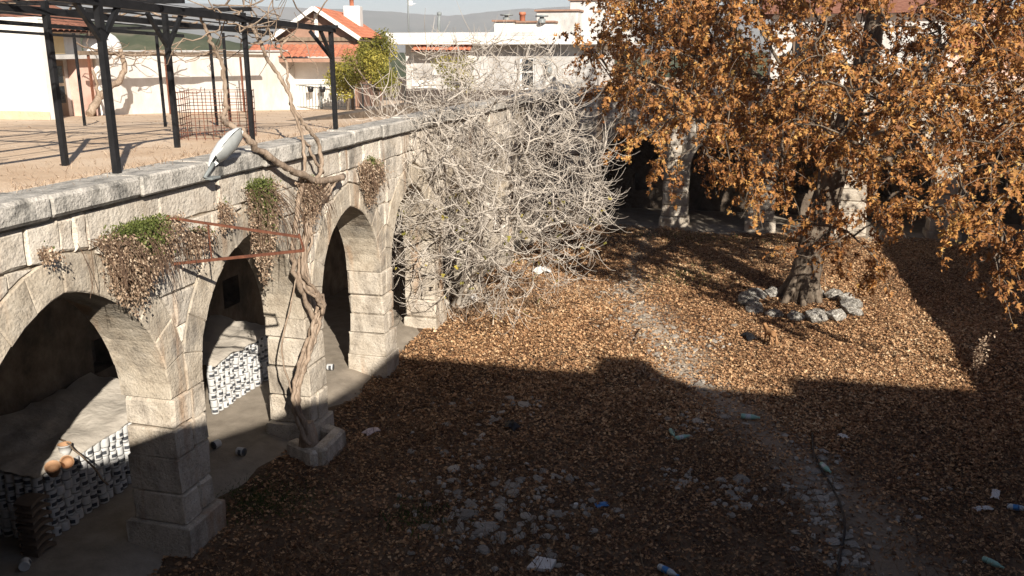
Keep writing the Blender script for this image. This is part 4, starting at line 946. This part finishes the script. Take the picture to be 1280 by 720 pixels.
# red roofed house
hp = W(450, 48, 46); ap = W(392, 10, 46); lft = 2 * ap - hp
rz = math.atan2(hp[1] - ap[1], hp[0] - ap[0]); half = math.hypot(hp[0] - ap[0], hp[1] - ap[1]); rise = ap[2] - hp[2]
hs = bld('tiled_house', (ap[0], ap[1], 3.2), 'house with bright red tiled gable roof behind the garden wall', 'house', rz); ez = hp[2] - 3.2; D = 9.0
MB().add([(-half * .86, .5, -1), (half * .86, .5, -1), (half * .86, .5, ez + .1), (0, .5, ez + rise - .12), (-half * .86, .5, ez + .1), (-half * .86, D, -1), (half * .86, D, -1), (half * .86, D, ez + .1), (0, D, ez + rise - .12), (-half * .86, D, ez + .1)],
         [(0, 1, 2, 3, 4), (6, 5, 9, 8, 7), (1, 6, 7, 2), (5, 0, 4, 9)]).build('wall', 'brownwall', hs)
deck = MB().add([(-half, 0, ez), (0, 0, ez + rise), (half, 0, ez), (-half, D, ez), (0, D, ez + rise), (half, D, ez), (-half, 0, ez - .14), (0, 0, ez + rise - .14), (half, 0, ez - .14), (-half, D, ez - .14), (0, D, ez + rise - .14), (half, D, ez - .14)],
         [(0, 1, 4, 3), (1, 2, 5, 4), (6, 9, 10, 7), (7, 10, 11, 8), (0, 6, 7, 1), (1, 7, 8, 2), (2, 8, 11, 5), (3, 4, 10, 9), (4, 5, 11, 10), (0, 3, 9, 6)]).build('roof', 'wood', hs)
sl = math.hypot(half, rise); vv = np.array([-half, 0, rise]) / sl
tiles(hs, (half + .05, -.02, ez + .01), (0, 1, 0), vv, 30, 8, .30, sl / 8, 'tile', .06)
for s_ in (-1, 1): MB().bar((s_ * half, -.06, ez - .02), (0, -.06, ez + rise - .0), .09, .2).build('barge_board', 'whitewall', hs)
MB().box((-half * .9, .38, ez - .12), (half * .9, .47, ez + .06)).build('tie_beam', 'wood', hs); MB().box((-.09, .36, ez + .06), (.09, .46, ez + rise - .25)).build('king_post', 'whitewall', hs)
MB().box((half * .2, D * .62, ez + rise * .3), (half * .2 + .9, D * .62 + 1.1, ez + rise + .35), c=.03).build('chimney', 'whitewall', hs)
MB().lathe([(.12, 0), (.12, .45), (.17, .45), (.17, .55), (.02, .56)], n=8, c=(half * .2 + .4, D * .62 + .5, ez + rise + .34)).build('chimney_pot', 'tile', hs)
# porch with tiled awning beside the gable
pz = W(400, 52, 42); pc = bld('porch', (pz[0], pz[1], 3.6), 'white porch with tiled awning and hanging baskets beside the red roof', 'porch', rz)
MB().box((-3.3, .8, -.6), (1.3, 1.1, 2.6)).build('wall', 'whitewall', pc); MB().box((-3.4, -.6, 2.62), (1.6, 1.2, 2.78)).build('soffit', 'brownwall', pc)
vv = np.array([0, 1.8, .55]); vv /= np.linalg.norm(vv); tiles(pc, (-3.4, -.65, 2.80), (1, 0, 0), vv, 18, 4, .28, .46, 'tile')
for xx in (-3.2, 1.45): MB().bar((xx, -.5, -.6), (xx, -.5, 2.62), .12).build('column', 'wood', pc)
for k in range(3): MB().lathe([(.02, 0), (.13, .03), (.16, .25), (.14, .26), (.02, .22)], n=8, c=(-.6 + k * .55, .2, 1.25)).build('hanging_basket', 'blackbag', pc)
# railing in front
ra = W(352, 136, 43); rb = W(560, 137, 41); rl = bld('railing', tuple(ra), 'thin grey metal railing at the end of the terrace', 'railing', math.atan2(rb[1] - ra[1], rb[0] - ra[0])); RL = float(np.linalg.norm(rb[:2] - ra[:2]))
for zz in (.1, 1.12): MB().bar((0, 0, zz), (RL, 0, zz + float(rb[2] - ra[2])), .04).build('rail', 'greyplastic', rl)
mb = MB().box((-.01, -.01, .1), (.01, .01, 1.12)); me = mb.mesh('baluster'); me.materials.append(MT['greyplastic'])
for k in range(int(RL / .16)): o = bpy.data.objects.new('baluster', me); COL.objects.link(o); o.parent = rl; o.location = (k * .16 + .05, 0, float(rb[2] - ra[2]) * k * .16 / RL)
for k in range(5): MB().bar((k * RL / 4, 0, -.6), (k * RL / 4, 0, 1.2), .06).build('post', 'greyplastic', rl)

def leafy(name, c, rx, ry, rz_, n, size, mat, lab, cat='tree', trunk_h=1.0, grp=None, TV=OVAL_V, TF=OVAL_F, lumps=14):
    root = tag(empty(name, tuple(c)), lab, cat, grp); cs = RNG.normal(0, .42, (lumps, 3)) * np.array([rx, ry, rz_ * .9]) + np.array([0, 0, trunk_h + rz_ * .8])
    k = RNG.integers(0, lumps, n); v = RNG.normal(size=(n, 3)); v /= np.linalg.norm(v, axis=1, keepdims=True); v *= (RNG.random(n) ** .4)[:, None]
    pos = cs[k] + v * np.array([rx, ry, rz_]) * .45
    scatter('crown', pos, RNG.normal(size=(n, 3)) + np.array([0, 0, -.4]), RNG.normal(size=(n, 3)) + np.array([.3, -.4, .5]), RNG.uniform(.6, 1.3, n) * size, TV, TF, mat, root, rnd=np.clip(RNG.random(lumps)[k] * .6 + RNG.random(n) * .4, 0, 1))
    tb = MB(); tb.tube([(0, 0, -.3), (.05, 0, trunk_h * .5), (0, .05, trunk_h)], [.12 * rx, .09 * rx, .07 * rx], n=7)
    for q in range(min(9, lumps)): tb.tube([(0, .03, trunk_h * .8), (cs[q] * .5 + np.array([0, 0, trunk_h * .4])), cs[q]], [.05 * rx, .035 * rx, .012], n=5, caps=False)
    tb.build('trunk', 'planebark', root); return root
c = W(470, 130, 38); c[2] = 4.3; leafy('citrus_tree', c, 1.1, 1.0, 1.15, 9000, .10, 'citrusleaf', 'yellow green leafy tree beside the red roofed house', trunk_h=.9, lumps=20)
c = W(434, 128, 39.5); c[2] = 4.2; leafy('citrus_tree', c, .75, .8, .8, 4000, .10, 'citrusleaf', 'smaller olive yellow tree behind the pergola corner post', trunk_h=.8)
c = W(570, 118, 36.4); c[2] = 5.2; leafy('shrub', c, .95, .6, .8, 2600, .09, 'yellowleaf', 'olive shrub in front of the white door', 'shrub', trunk_h=.15)

# upper white house on the far wing
up = bld('white_house', (0, 37.6, 5.2), 'low white flat roofed house above the far arcade', 'house')
def U(px, py, dy=0.0): q = onY(px, py, 37.6 + dy); return q - np.array([0, 37.6, 5.2])
xa, xb, xc = U(508, 100)[0], U(602, 100)[0], U(742, 100)[0]; zt = U(640, 56)[2]; 
wx0, wx1, wz0, wz1 = U(650, 100)[0], U(668, 100)[0], U(655, 112)[2], U(655, 72)[2]
mb = MB(); mb.box((xa, 0, -.1), (wx0, .3, zt)); mb.box((wx1, 0, -.1), (xc, .3, zt)); mb.box((wx0, 0, -.1), (wx1, .3, wz0)); mb.box((wx0, 0, wz1), (wx1, .3, zt)); mb.box((xa, .3, -.1), (xa + .3, 6, zt)); mb.box((xc - .3, .3, -.1), (xc, 6, zt)); mb.build('wall', 'greywall', up)
wd = MB(); 
for (q0, q1, r0, r1) in [(wx0, wx0 + .07, wz0, wz1), (wx1 - .07, wx1, wz0, wz1), (wx0 + .07, wx1 - .07, wz1 - .07, wz1), (wx0 + .07, wx1 - .07, wz0, wz0 + .07), (wx0 + .07, wx1 - .07, wz1 - .62, wz1 - .56)]: wd.box((q0 + .002, .05, r0 + .002), (q1 - .002, .14, r1 - .002))
wo = wd.build('window', 'whitepaint', up); MB().box((wx0 + .07, .09, wz0 + .07), (wx1 - .07, .11, wz1 - .62)).build('pane', 'glass', wo); MB().box((wx0 + .07, .09, wz1 - .56), (wx1 - .07, .11, wz1 - .07)).build('pane', 'glass', wo)
MB().box((xa - .5, -.75, zt), (xc + .4, 6.2, zt + .34), c=.03).build('roof_slab', 'whitewall', up)
MB().box((xa - 1.2, .5, zt + .345), (xc, 6, zt + .52), c=.03).build('roof_screed', 'greywall', up)
d0, d1 = U(515, 100)[0], U(545, 100)[0]; do = MB().box((d0, -.05, -.05), (d1, -.004, U(520, 66)[2])).build('door', 'whitepaint', up)
MB().box((d0 + .08, -.07, .3), (d1 - .08, -.052, U(520, 70)[2])).build('door_panel', 'greywall', do)
d2, d3 = U(552, 100)[0], U(592, 100)[0]; MB().box((d2, -.04, .4), (d3, -.004, U(520, 68)[2])).build('shutter', 'whitepaint', up)
aw0, aw1 = U(522, 60)[0], U(594, 60)[0]; az = U(560, 64)[2]; vv = np.array([0, .8, .32]); vv /= np.linalg.norm(vv); MB().add([(aw0, -.82, az - .02), (aw1, -.82, az - .02), (aw1, -.02, az + .30), (aw0, -.02, az + .30)], [(0, 1, 2, 3)]).build('awning_board', 'brownwall', up)
tiles(up, (aw0, -.86, az), (1, 0, 0), vv, int((aw1 - aw0) / .2), 3, .2, .29, 'tile', .04)
for (px, py) in [(686, 80), (687, 88)]: q = U(px, py); MB().lathe([(.01, 0), (.12, .02), (.15, .18), (.1, .34), (.01, .36)], n=8, c=(q[0], -.13, q[2] - .18)).build('wall_ornament', 'greyplastic', up)
bx = U(712, 104); MB().box((bx[0] - .5, -.5, bx[2] - .2), (bx[0] + .35, -.02, bx[2] + .45), c=.02).build('meter_box', 'greywall', up)
# roof hut and chimneys
hh = bld('roof_hut', tuple(W(650, 42, 47)), 'pale roof hut with chimneys above the white house', 'building'); HO = np.array(hh.location)
def H_(px, py): return W(px, py, 47) - HO
for (x0, x1, y1, dy) in [(615, 640, 27, 0), (640, 690, 28, .6), (662, 718, 13, 1.6), (700, 790, -2, 3)]:
    q0, q1 = H_(x0, 44), H_(x1, y1); MB().box((q0[0], dy, -.6), (q1[0], dy + 4, q1[2]), c=.03).build('wall', 'whitewall' if y1 > 14 else 'greywall', hh); MB().box((q0[0] - .08, dy - .12, q1[2] + .003), (q1[0] + .08, dy + 4.1, q1[2] + .09)).build('roof_slab', 'brownwall', hh)
for (px, py) in [(629, 24), (676, 26)]:
    q = H_(px, py); MB().lathe([(.2, -.1), (.2, .1), (.12, .12), (.12, .2), (.34, .2), (.34, .27), (.02, .3)], n=10, c=(q[0], .5, q[2])).build('vent_cap', 'greyplastic', hh)
q = H_(647, 27); MB().lathe([(.14, -.2), (.15, .35), (.19, .36), (.17, .5), (.02, .5)], n=10, c=(q[0], 1.0, q[2])).build('chimney_pot', 'tile', hh)
# pole aerial and stove pipe
q = W(511, 42, 42); an = bld('aerial_mast', tuple(q), 'thin aerial mast with cross arms on the white roof', 'aerial'); MB().tube([(0, 0, -.4), (0, 0, 2.2)], .035, n=6).build('mast', 'greyplastic', an)
for k, zz in enumerate((1.3, 1.75, 1.95)): MB().bar((-.05, 0, zz), (.32 - .06 * k, .1, zz), .025).build('cross_arm', 'whitepaint', an)
MB().box((.05, -.05, 1.22), (.22, .05, 1.42), c=.01).build('receiver_box', 'whitepaint', an)
q = W(548, 42, 42); sp_ = bld('stove_pipe', tuple(q), 'dark stove pipe leaning up from the white roof', 'pipe'); MB().tube([(0, 0, -.3), (.03, 0, .5), (.06, 0, .82)], .075, n=8).build('pipe', 'greyplastic', sp_); MB().lathe([(.09, 0), (.12, .05), (.11, .12), (.02, .15)], n=8, c=(.06, 0, .8)).build('cowl', 'greyplastic', sp_)
# pale house behind the plane tree
rp = onY(960, 130, 40.5); rh = bld('plastered_house', (rp[0], 40.5, 5.2), 'pale plastered house with stone gable behind the autumn tree', 'house')
wW = onY(1180, 130, 40.5)[0] - rp[0]; MB().box((0, 0, -.1), (wW, 6, 3.0)).build('wall', 'greywall', rh)
MB().add([(wW * .32, -.25, 1.0), (wW * .9, -.25, 1.0), (wW * .61, -.25, 2.5), (wW * .32, .02, 1.0), (wW * .9, .02, 1.0), (wW * .61, .02, 2.5)], [(0, 1, 2), (0, 2, 5, 3), (1, 4, 5, 2), (0, 3, 4, 1)]).build('gable', 'greywall', rh)
for xx in (.12, .8): wdo = MB().box((wW * xx, -.05, .6), (wW * xx + 1.0, .03, 2.1)).build('window', 'wood', rh); MB().box((wW * xx + .1, -.07, .7), (wW * xx + .9, -.052, 2.0)).build('pane', 'glass', wdo)
MB().add([(-.5, -.5, 3.0), (wW + .5, -.5, 3.0), (wW + .5, 3, 4.2), (-.5, 3, 4.2), (-.5, 6.5, 3.0), (wW + .5, 6.5, 3.0)], [(0, 1, 2, 3), (3, 2, 5, 4), (0, 3, 4), (1, 5, 2)]).build('roof', 'oldtile', rh)
q = W(1262, 58, 52); th_ = bld('tiled_house', (q[0], q[1], 4.0), 'house with faded tile roof and square chimney right of the tree', 'house', R(10)); zz = q[2] - 4.0
MB().box((-4, 0, -1), (6, 6, zz - .2)).build('wall', 'pinkwall', th_); MB().add([(-4.4, -.4, zz - .25), (6.4, -.4, zz - .25), (5.5, 3, zz + .9), (-3.5, 3, zz + .9), (-4.4, 6.4, zz - .25), (6.4, 6.4, zz - .25)], [(0, 1, 2, 3), (3, 2, 5, 4), (0, 3, 4), (1, 5, 2), (0, 4, 5, 1)]).build('roof', 'oldtile', th_)
vv = np.array([0, 3.4, 1.15]); vv /= np.linalg.norm(vv); tiles(th_, (-4.2, -.42, zz - .22), (1, 0, 0), vv, 30, 8, .34, .42, 'tile', .06)
ck = W(1239, 50, 54) - np.array(th_.location); MB().box((ck[0] - .35, 2.0, zz), (ck[0] + .4, 2.8, zz + 1.75), c=.03).build('chimney', 'pinkwall', th_)
for s_ in (-.3, .02, .3): MB().box((ck[0] + s_ - .06, 2.02, zz + 1.752), (ck[0] + s_ + .08, 2.78, zz + 2.1)).build('chimney_cap_pillar', 'pinkwall', th_)
MB().box((ck[0] - .45, 1.9, zz + 2.102), (ck[0] + .5, 2.9, zz + 2.2)).build('chimney_cap', 'tile', th_)
c = W(1268, 52, 70); leafy('cypress', (c[0], c[1], 3), 1.3, 1.3, 3.0, 5000, .22, 'darkgreen', 'dark cypress behind the square chimney', trunk_h=1.5)

# ------------------------------------------------------------------ stacked tins, cover sheets and pots under the arches
tm = MB(); r_, h_ = .073, .142
tm.lathe([(.0, 0), (r_ * .96, 0), (r_, .006), (r_, .035)], n=8, mi=0); tm.lathe([(r_ + .001, .035), (r_ + .001, .092)], n=8, mi=0); tm.lathe([(r_, .092), (r_, h_ - .012), (r_ * .97, h_ - .006), (r_ * .9, h_ - .006), (.0, h_ - .010)], n=8, mi=0)
for i, f in enumerate(tm.f):
    vs = [tm.v[q] for q in f]; zc = sum(v[2] for v in vs) / len(vs); xm = sum(v[0] for v in vs) / len(vs); ym = sum(v[1] for v in vs) / len(vs)
    if .035 < zc < .092 and -.5 < math.atan2(ym, xm) < .9: tm.m[i] = 1
    if zc < .004: tm.m[i] = 1
tme = tm.mesh('tin'); tme.materials.append(MT['tinwhite']); tme.materials.append(MT['tinblue'])
def tin(x, y, z, lab, grp):
    o = link('tin', tme); o.location = (x, y, z); o.rotation_euler = (random.uniform(-.04, .04), random.uniform(-.04, .04), random.choice([0, 0, 0, -1.2, 2.5]) + random.uniform(-.6, .4)); o.scale = (1, 1, random.uniform(.93, 1.0)); tag(o, lab, 'tin', grp)
FZ = .132; p_ = .163
ROWS = ['bottom row', 'second row from the floor', 'third row from the floor', 'fourth row from the floor', 'fifth row from the floor', 'row next to the top', 'top row']
def stack(xf, y0, ny, nx, rows, lab0, grp, ends=True):
    for k in range(rows):
        lab = lab0 % ROWS[k]
        for j in range(ny): tin(xf - r_ + random.uniform(-.035, .015) - .02 * (k % 2), y0 + j * p_ + (.008 if j % 2 else -.008) + random.uniform(-.004, .004), FZ + k * h_, lab, grp)
        if ends:
            for i in range(1, nx): tin(xf - r_ - i * p_, y0 + random.uniform(-.01, .01), FZ + k * h_, lab, grp)
stack(-9.0, 9.15, 17, 8, 7, 'white tin in the %s of the stack under the clay pots', 'tins stacked behind the nearest arch')
stack(-9.25, 13.75, 13, 2, 7, 'white tin in the %s of the stack behind the second arch', 'tins stacked behind the second arch', ends=False)
def cover(x0, x1, y0, y1, z, lab, sag=.05):
    nx, ny = 14, 22; X, Y = np.meshgrid(np.linspace(x0, x1, nx), np.linspace(y0, y1, ny)); Z = z + .02 + .07 * np.abs(np.sin(X * 5 + Y * 2)) * np.abs(np.cos(Y * 3.1)) + RNG.uniform(0, .04, X.shape) + .12 * np.clip((-9.8 - X) * 1.2, 0, 1)
    Z[:, -1] -= .05; Z[0, :] -= .03
    I = np.arange(X.size).reshape(X.shape); Fq = np.stack([I[:-1, :-1], I[:-1, 1:], I[1:, 1:], I[1:, :-1]], -1).reshape(-1, 4); V = np.stack([X, Y, Z], -1).reshape(-1, 3); V2 = V - np.array([0, 0, .012]); n = len(V)
    o = tag(link('cover_sheet', fast_mesh('cover_sheet', np.vstack([V, V2]), np.vstack([Fq, Fq[:, ::-1] + n])), 'tarp'), lab, 'sheet'); return o
zt_ = FZ + 7 * h_
cover(-10.75, -9.02, 9.06, 12.3, zt_, 'crumpled pale sheet over the tins behind the nearest arch')
cover(-10.75, -9.22, 13.7, 16.0, zt_, 'crumpled pale sheet over the tins behind the second arch')
def pot(px, py, lab, s_, tilt, mat='clay'):
    c = onZ(px, py, zt_ + .06); o = empty('clay_pot', (c[0], c[1], zt_ + .03 + (.13 * s_ if tilt else 0))); tag(o, lab, 'pot'); o.rotation_euler = (tilt, tilt * .4, .4)
    MB().lathe([(.0, 0), (.09 * s_, 0), (.13 * s_, .12 * s_), (.14 * s_, .24 * s_), (.155 * s_, .24 * s_), (.155 * s_, .27 * s_)], n=14).build('body', mat, o)
    MB().lathe([(.155 * s_, .27 * s_), (.135 * s_, .27 * s_), (.125 * s_, .14 * s_), (.08 * s_, .03 * s_), (0, .03 * s_)], n=14).build('inside', 'clay', o)
pot(86, 582, 'brown clay pot lying open on the sheet of tins', 0.62, R(62)); pot(68, 597, 'round clay pot standing at the corner of the tin stack', 0.66, R(30)); pot(82, 566, 'pale pot rim behind the open clay pot', 0.62, 0, 'tinwhite')
o = MB(); pa, pb = onZ(75, 548, zt_ + .15), onZ(135, 606, zt_ + .1); o.tube(smooth_path([pa, (pa + pb) / 2 + np.array([0, 0, .08]), pb], 4, .01), .014, n=5); tag(o.build('stick', 'wood'), 'bent dark stick lying across the covered tins', 'stick')
cb = tag(empty('cardboard_stack', (-9.0, 8.9, FZ)), 'slumped stack of brown cardboard at the corner of the tins', 'cardboard')
for k in range(7):
    mb = MB(); vs = []
    for i in range(7):
        for j in (0, 1): vs.append((.14 - .28 * j, -.17 + .34 * i / 6, .12 * k + .05 * math.cos((i - 3) * .5) + .01))
    vs += [(v[0], v[1], v[2] + .05) for v in vs]
    mb.add(vs, [(2 * i, 2 * i + 1, 2 * i + 3, 2 * i + 2) for i in range(6)] + [(14 + 2 * i, 14 + 2 * i + 2, 14 + 2 * i + 3, 14 + 2 * i + 1) for i in range(6)] + [(2 * i, 2 * i + 2, 14 + 2 * i + 2, 14 + 2 * i) for i in range(6)] + [(2 * i + 1, 14 + 2 * i + 1, 14 + 2 * i + 3, 2 * i + 3) for i in range(6)])
    mb.build('folded_carton', 'cardboard', cb)
def loose_tin(px, py, lab, floor=True, tilt=R(90)):
    z = FZ if floor else 0; p = onZ(px, py, z) if floor else ground_at(px, py); o = link('tin', tme); o.location = (p[0], p[1], p[2] + r_); o.rotation_euler = (tilt, 0, random.uniform(0, 6)); tag(o, lab, 'tin')
loose_tin(33, 708, 'single white tin lying on the floor beside the big stack'); loose_tin(267, 562, 'dented tin lying at the foot of the first pier'); loose_tin(306, 570, 'white tin lying on the bare floor between two piers'); loose_tin(417, 463, 'white tin lying at the foot of the third pier')

# ------------------------------------------------------------------ litter on the ground
def bottle(px, py, lab, body='clearplastic', band='bluelabel', s_=1.0, rz=None):
    p = ground_at(px, py); o = tag(empty('plastic_bottle', (p[0], p[1], p[2] + .06)), lab, 'bottle'); o.rotation_euler = (R(88), random.uniform(-.1, .1), random.uniform(0, 6) if rz is None else rz)
    k = s_; MB().lathe([(0, 0), (.036 * k, .002), (.042 * k, .02 * k), (.041 * k, .07 * k)], n=10).build('base', body, o); MB().lathe([(.043 * k, .07 * k), (.043 * k, .15 * k)], n=10).build('label_band', band, o)
    MB().lathe([(.041 * k, .15 * k), (.04 * k, .19 * k), (.016 * k, .25 * k), (.014 * k, .27 * k)], n=10).build('shoulder', body, o); MB().lathe([(.017 * k, .265 * k), (.017 * k, .29 * k), (0, .29 * k)], n=8).build('cap', 'bluelabel' if band == 'bluelabel' else 'greenplastic', o)
bottle(823, 713, 'clear bottle with bright blue label among dead weeds', s_=1.15, rz=1.0); bottle(926, 524, 'pale green plastic bottle lying on dark leaves', 'greenplastic', 'clearplastic', 1.2, 1.5)
bottle(1026, 584, 'pale green bottle beside the black hose', 'greenplastic', 'clearplastic', 1.1, .4); bottle(1258, 637, 'clear bottle with blue label beside crumpled papers', s_=1.1, rz=1.4); bottle(838, 541, 'upper of two green bottles on brown leaves', 'greenplastic', 'greenplastic', 1.0, .3); bottle(844, 552, 'lower of two green bottles on brown leaves', 'greenplastic', 'clearplastic', 1.0, 2.2)
bottle(1228, 703, 'dull green bottle half hidden in dry weeds', 'greenplastic', 'greenplastic', 1.0, .8)
def crumple(name, px, py, w, d, h, mat, lab, cat, seed=1, lump=False):
    p = ground_at(px, py); r = random.Random(seed); nx, ny = 8, 7; V = []
    for i in range(nx):
        for j in range(ny):
            u, v = i / (nx - 1) * 2 - 1, j / (ny - 1) * 2 - 1; e = max(0, 1 - (u * u + v * v) * .55)
            V.append((u * w * (1 + r.uniform(-.15, .15)), v * d * (1 + r.uniform(-.15, .15)), h * (e * (1 if lump else .4) + r.uniform(0, .55) * e) + .012))
    F_ = [(i * ny + j, (i + 1) * ny + j, (i + 1) * ny + j + 1, i * ny + j + 1) for i in range(nx - 1) for j in range(ny - 1)]; n = len(V); V2 = [(a, b, c - .008) for a, b, c in V]
    o = MB().add(V + V2, F_ + [tuple(q + n for q in f[::-1]) for f in F_]).build(name, mat); o.location = (p[0], p[1], p[2] + .02); o.rotation_euler = (0, 0, r.uniform(0, 6)); tag(o, lab, cat); return o
crumple('plastic_bag', 464, 541, .16, .1, .08, 'pinkbag', 'pale pink plastic bag crumpled on leaves past the vine', 'bag', 3)
crumple('plastic_bag', 640, 537, .14, .1, .12, 'blackbag', 'black plastic bag crumpled on shaded leaves', 'bag', 4, True)
crumple('plastic_bag', 936, 424, .22, .12, .10, 'blackbag', 'black plastic bag in the sun near the stone ring', 'bag', 5, True)
crumple('plastic_bag', 676, 342, .28, .2, .16, 'paper', 'white plastic bag under the fig twigs', 'bag', 6, True); crumple('plastic_bag', 593, 377, .2, .15, .12, 'paper', 'torn whitish bag at the fig foot', 'bag', 7, True)
crumple('paper_scrap', 752, 633, .1, .07, .04, 'bluelabel', 'blue printed wrapper on stony ground', 'wrapper', 8); crumple('paper_scrap', 1054, 548, .1, .06, .06, 'paper', 'small white carton on dark leaves', 'carton', 9)
crumple('paper_scrap', 1228, 638, .14, .06, .05, 'paper', 'long white paper scrap beside the blue labelled bottle', 'paper', 10); crumple('paper_scrap', 1244, 620, .16, .06, .05, 'paper', 'twisted white paper behind the blue labelled bottle', 'paper', 11)
crumple('paper_scrap', 720, 632, .03, .03, .02, 'paper', 'tiny white scrap left of the blue wrapper', 'paper', 12)
sl_ = ground_at(677, 708); o = MB().add([(-.2, -.1, 0), (.12, -.16, 0), (.2, .05, 0), (-.06, .15, 0), (-.2, -.1, .04), (.12, -.16, .05), (.2, .05, .05), (-.06, .15, .04)], [(3, 2, 1, 0), (4, 5, 6, 7), (0, 1, 5, 4), (1, 2, 6, 5), (2, 3, 7, 6), (3, 0, 4, 7)]).build('stone_slab', 'paper'); o.location = (sl_[0], sl_[1], sl_[2] + .02); o.rotation_euler = (.06, -.05, .2); tag(o, 'broken flat white slab lying on the stony ground', 'slab')
hb = MB(); hp_ = [ground_at(a, b) + np.array([0, 0, .05]) for a, b in [(1015, 545), (1017, 570), (1027, 590), (1040, 612), (1052, 640), (1055, 665), (1050, 695), (1047, 725)]]; hb.tube(smooth_path(hp_, 4, .006), .018, n=6); tag(hb.build('hose', 'hose'), 'black hose snaking past the cobbles', 'hose')
for k, (pl, lab) in enumerate([([(794, 432), (797, 420), (806, 412), (820, 411)], 'curved dark branch on the bare cobble track'), ([(830, 449), (850, 451), (872, 453)], 'straight thin stick on the bare cobble track')]):
    mb = MB(); mb.tube(smooth_path([ground_at(*q) + np.array([0, 0, .04 + .04 * (k == 0)]) for q in pl], 4, .006), .014, n=5); tag(mb.build('branch', 'wood'), lab, 'branch')
def weed(px, py, h, lab, lean=.15):
    p = ground_at(px, py); root = tag(empty('dry_weed', tuple(p)), lab, 'weed'); mb = MB(); LPs = []
    for k in range(5):
        q = np.array([0, 0, 0.0]); d = np.array([lean + random.gauss(0, .2), random.gauss(0, .2), 1.0]); pts = [q]; hh_ = h * random.uniform(.6, 1)
        for i in range(7): d = d + RNG.normal(0, .1, 3); d /= np.linalg.norm(d); q = q + d * hh_ / 7; pts.append(q); LPs += [q + RNG.normal(0, .05, 3) for _ in range(3 + i)]
        mb.tube(pts, .006, n=4, caps=False)
    mb.build('stems', 'dryleaf', root)['kind'] = 'stuff'; LPs = np.array(LPs); scatter('seed_heads', LPs, RNG.normal(size=LPs.shape), RNG.normal(size=LPs.shape), RNG.uniform(.03, .08, len(LPs)), OVAL_V, OVAL_F, 'dryleaf', root)['kind'] = 'stuff'
weed(1216, 470, 1.0, 'tall dry weed at the edge of the side shade'); weed(802, 474, .35, 'small dry weed at the shadow edge')

# small tan cat on the sunny leaves
p = ground_at(962, 432); SKV = [((0, .16, .25), .075), ((0, .02, .25), .07), ((0, -.12, .255), .068), ((0, -.2, .31), .038), ((0, -.265, .355), .044), ((0, -.32, .34), .022),
    ((.05, -.13, .15), .024), ((.052, -.125, .07), .017), ((.052, -.14, .012), .018), ((-.05, -.13, .15), .024), ((-.052, -.10, .07), .017), ((-.052, -.11, .012), .018),
    ((.055, .13, .16), .034), ((.055, .215, .09), .018), ((.055, .185, .012), .018), ((-.055, .13, .16), .034), ((-.055, .23, .09), .018), ((-.055, .21, .012), .018),
    ((0, .235, .22), .018), ((.01, .27, .14), .015), ((.03, .30, .07), .012), ((.03, -.262, .405), .010), ((-.03, -.262, .405), .010)]
SKE = [(0, 1), (1, 2), (2, 3), (3, 4), (4, 5), (2, 6), (6, 7), (7, 8), (2, 9), (9, 10), (10, 11), (0, 12), (12, 13), (13, 14), (0, 15), (15, 16), (16, 17), (0, 18), (18, 19), (19, 20), (4, 21), (4, 22)]
me = bpy.data.meshes.new('cat'); me.from_pydata([v for v, r in SKV], SKE, []); me.materials.append(surf('fur', [(0.3, (.20, .105, .05)), (0.5, (.31, .165, .075)), (0.7, (.42, .27, .15))], scale=9, bump=.3, bscale=80)); cat = bpy.data.objects.new('cat', me); COL.objects.link(cat)
md = cat.modifiers.new('skin', 'SKIN'); cat.modifiers.new('subsurf', 'SUBSURF').render_levels = 2
for i, (v, r) in enumerate(SKV): me.skin_vertices[0].data[i].radius = (r, r); me.skin_vertices[0].data[i].use_root = (i == 1)
cat.location = (p[0], p[1], p[2] + .05); cat.rotation_euler = (0, 0, R(212)); cat.scale = (1.1, 1.0, 1.1); tag(cat, 'small tan cat standing on sunny leaves near the black bag', 'cat')

# ------------------------------------------------------------------ the hazy winter air
hz = MB().box((-8000, -8000, -10), (8000, 8000, 190)).build('haze', None); hm = bpy.data.materials.new('haze_air'); hm.use_nodes = True; hn = hm.node_tree.nodes
hn.remove(hn['Principled BSDF']); pv = hn.new('ShaderNodeVolumePrincipled'); pv.inputs['Color'].default_value = (.92, .94, 1.0, 1); pv.inputs['Density'].default_value = HAZE; pv.inputs['Anisotropy'].default_value = 0.0
hm.node_tree.links.new(pv.outputs['Volume'], hn['Material Output'].inputs['Volume']); hz.data.materials.append(hm); tag(hz, 'thin pale winter haze over the town', 'haze', kind='stuff')
